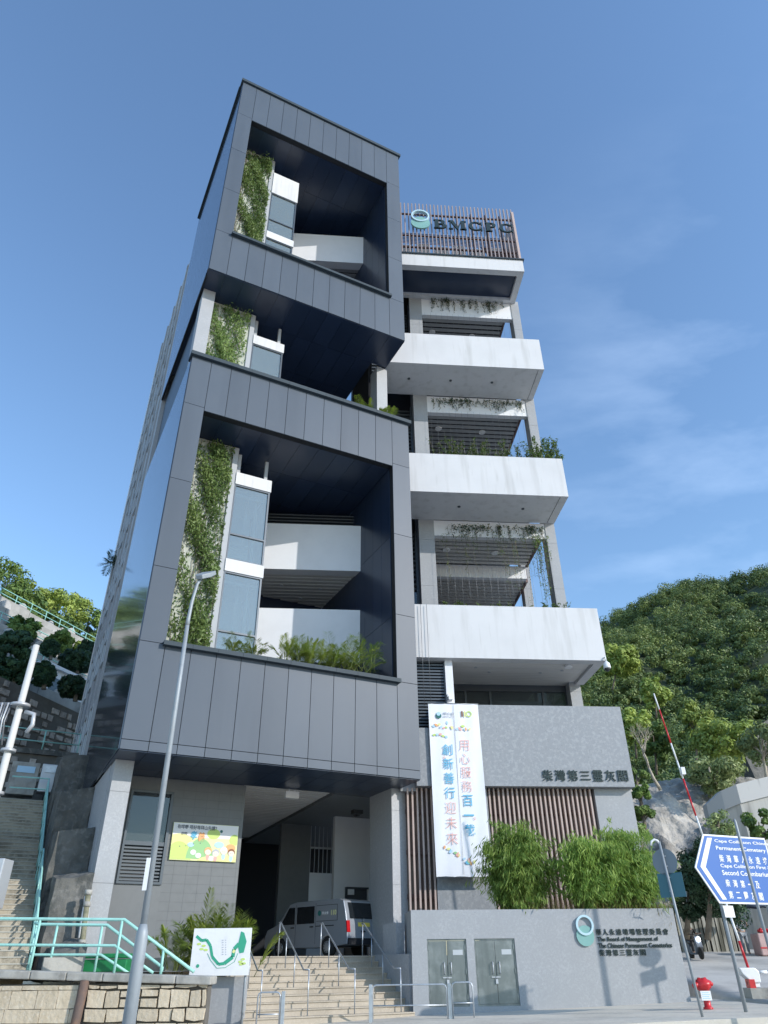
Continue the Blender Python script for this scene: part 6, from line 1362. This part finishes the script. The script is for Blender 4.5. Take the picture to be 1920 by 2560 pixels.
# --- creepers on the three trellis walls
def creeper(lab, u0, u1, z0, z1, dens, seed, fade=0.0, y=2.02, cen=.68):
    r = thing('climbing_plant', lab, 'creeper', TW @ Vector(((u0 + u1) / 2, y, z0))); f = FOL(); r_ = np.random.default_rng(seed)
    n = int((u1 - u0) * (z1 - z0) * dens); U = u0 + (u1 - u0) * r_.random(n); Z = z0 + (z1 - z0) * r_.random(n)
    dn = .5 + .5 * np.sin(Z * 1.1 + seed) * np.sin(U * 2.3 + Z * .45) + .35 * np.sin(U * 5 + Z * 2.2); keep = r_.random(n) < np.clip(.42 + .75 * dn - 1.15 * np.abs((U - u0) / (u1 - u0) - cen) - fade * (.5 - r_.random(n)), .04, 1)
    U, Z, dn = U[keep], Z[keep], dn[keep]; n = len(U); Yd = y - np.abs(r_.normal(0, .16, n)) * (.5 + .9 * np.clip(dn, 0, 1))
    Mx = np.array(TW); W = np.stack([U, Yd, Z, np.ones(n)], 1) @ Mx.T; A = r_.normal(size=(n, 3)); A[:, 2] = -np.abs(A[:, 2]) - .4; A /= np.linalg.norm(A, axis=1, keepdims=True); A *= (.06 + .08 * r_.random(n))[:, None]
    B_ = np.cross(A, r_.normal(size=(n, 3))); B_ /= np.linalg.norm(B_, axis=1, keepdims=True); f.leaves(W[:, :3], A, B_ * .040, np.clip(.2 + .5 * dn + .4 * (r_.random(n) - .4), 0, 1)); f.build('leaves', 'vine', r)
    b = MB(TW); rs = random.Random(seed)
    for k in range(10):
        u = rs.uniform(u0, u1); P = [(u + .12 * math.sin(q * 1.7 + k), y - .03, z0 + (z1 - z0) * q / 12) for q in range(13)]; b.tube(P, .012, 4)
    b.build('stems', 'bark', r)
creeper('tall creeper covering the trellis wall of the lower opening', .95, 3.05, 10.3, 21.7, 620, 11)
creeper('creeper on the trellis wall of the open storey with bare patches', .85, 2.95, 25.2, 31.2, 560, 12, .4, cen=.36)
creeper('dense creeper on the trellis wall of the top opening', 1.0, 3.1, 34.7, 46.3, 680, 13)
# --- hanging and upright weeds on the terraces
def hang(lab, w0, w1, z, drop, y, n, seed, m='leaf', up=False, ls=.05, dens=14):
    r = thing('terrace_creeper' if not up else 'terrace_weeds', lab, 'creeper' if not up else 'weeds', WG @ Vector(((w0 + w1) / 2, y, z))); f = FOL(); b = MB(WG); rs = random.Random(seed); Cs, As, Bs, rn = [], [], [], []
    for k in range(n):
        x = rs.uniform(w0, w1); L_ = drop * rs.uniform(.25, 1) ** 1.5; yy = y + rs.uniform(-.1, .1); dx = rs.gauss(0, .25 if up else .08); s = 1 if up else -1
        P = [(x + dx * t * t + .04 * math.sin(6 * t + k), yy - (.15 * t if up else 0), z + s * L_ * t) for t in (0, .25, .5, .75, 1)]; b.tube(P, .008, 4)
        for q in range(int(dens * (.4 + L_ / drop))):
            t = rs.random() ** (.8 if up else 1.2); i = min(3, int(t * 4)); c = Vector(P[i]).lerp(Vector(P[i + 1]), t * 4 - i) + Vector((rs.gauss(0, .06), rs.gauss(0, .05), rs.gauss(0, .05)))
            a = Vector((rs.gauss(0, 1), rs.gauss(0, 1), rs.gauss(0, .7))).normalized() * ls * rs.uniform(.7, 1.5); c = WG @ c
            Cs.append(c); As.append(a); Bs.append(a.cross(Vector((rs.gauss(0, 1), rs.gauss(0, 1), 1))).normalized() * ls * .45); rn.append(rs.random())
    b.build('stems', 'bark', r); f.leaves(np.array(Cs), np.array(As), np.array(Bs), np.array(rn)); f.build('leaves', m, r)
hang('dark creeper clinging to the beam under the roof slab', 4.0, 9.2, 40.9, 1.3, 3.8, 70, 1, 'leafdark', ls=.06)
hang('dark creeper along the beam under the highest terrace band', 3.6, 9.6, 31.3, 1.0, 3.8, 80, 2, 'leafdark', ls=.06)
hang('dark creeper along the beam under the middle terrace band', 4.0, 9.7, 21.6, 1.0, 3.8, 80, 3, 'leafdark', ls=.06)
hang('green weeds growing on the middle terrace band', 3.2, 9.2, 24.5, 2.6, 2.6, 120, 4, 'fern', True, .08, 34)
hang('feathery bush leaning over the right end of the middle terrace band', 9.0, 10.6, 24.5, 2.2, 1.8, 44, 5, 'fern', True, .085, 50)
hang('green weeds and fern tufts on the lowest terrace band', 3.2, 9.8, 14.7, 1.1, 2.0, 120, 6, 'fern', True, .09, 34)
hang('long thin creepers hanging on wires of the middle terrace', 3.6, 9.8, 20.8, 5.2, 3.6, 26, 7, 'fern', False, .05, 34)
hang('thin creepers hanging beside the outer column', 9.0, 10.0, 20.8, 5.6, 3.5, 10, 8, 'leaf', False, .06, 60)
r = thing('trellis_wires', 'thin upright trellis wires across the openings of the terraces', 'wires', WG @ Vector((6.5, 3.6, 15)))
for z0, z1 in ((14.6, 20.8), (24.4, 30.1), (34.0, 39.2)):
    b = MB(WG)
    for k in range(17): b.tube([(3.4 + k * .4, 3.62, z0), (3.4 + k * .4, 3.62, z1)], .006, 4)
    b.build('wire', 'wire', r)
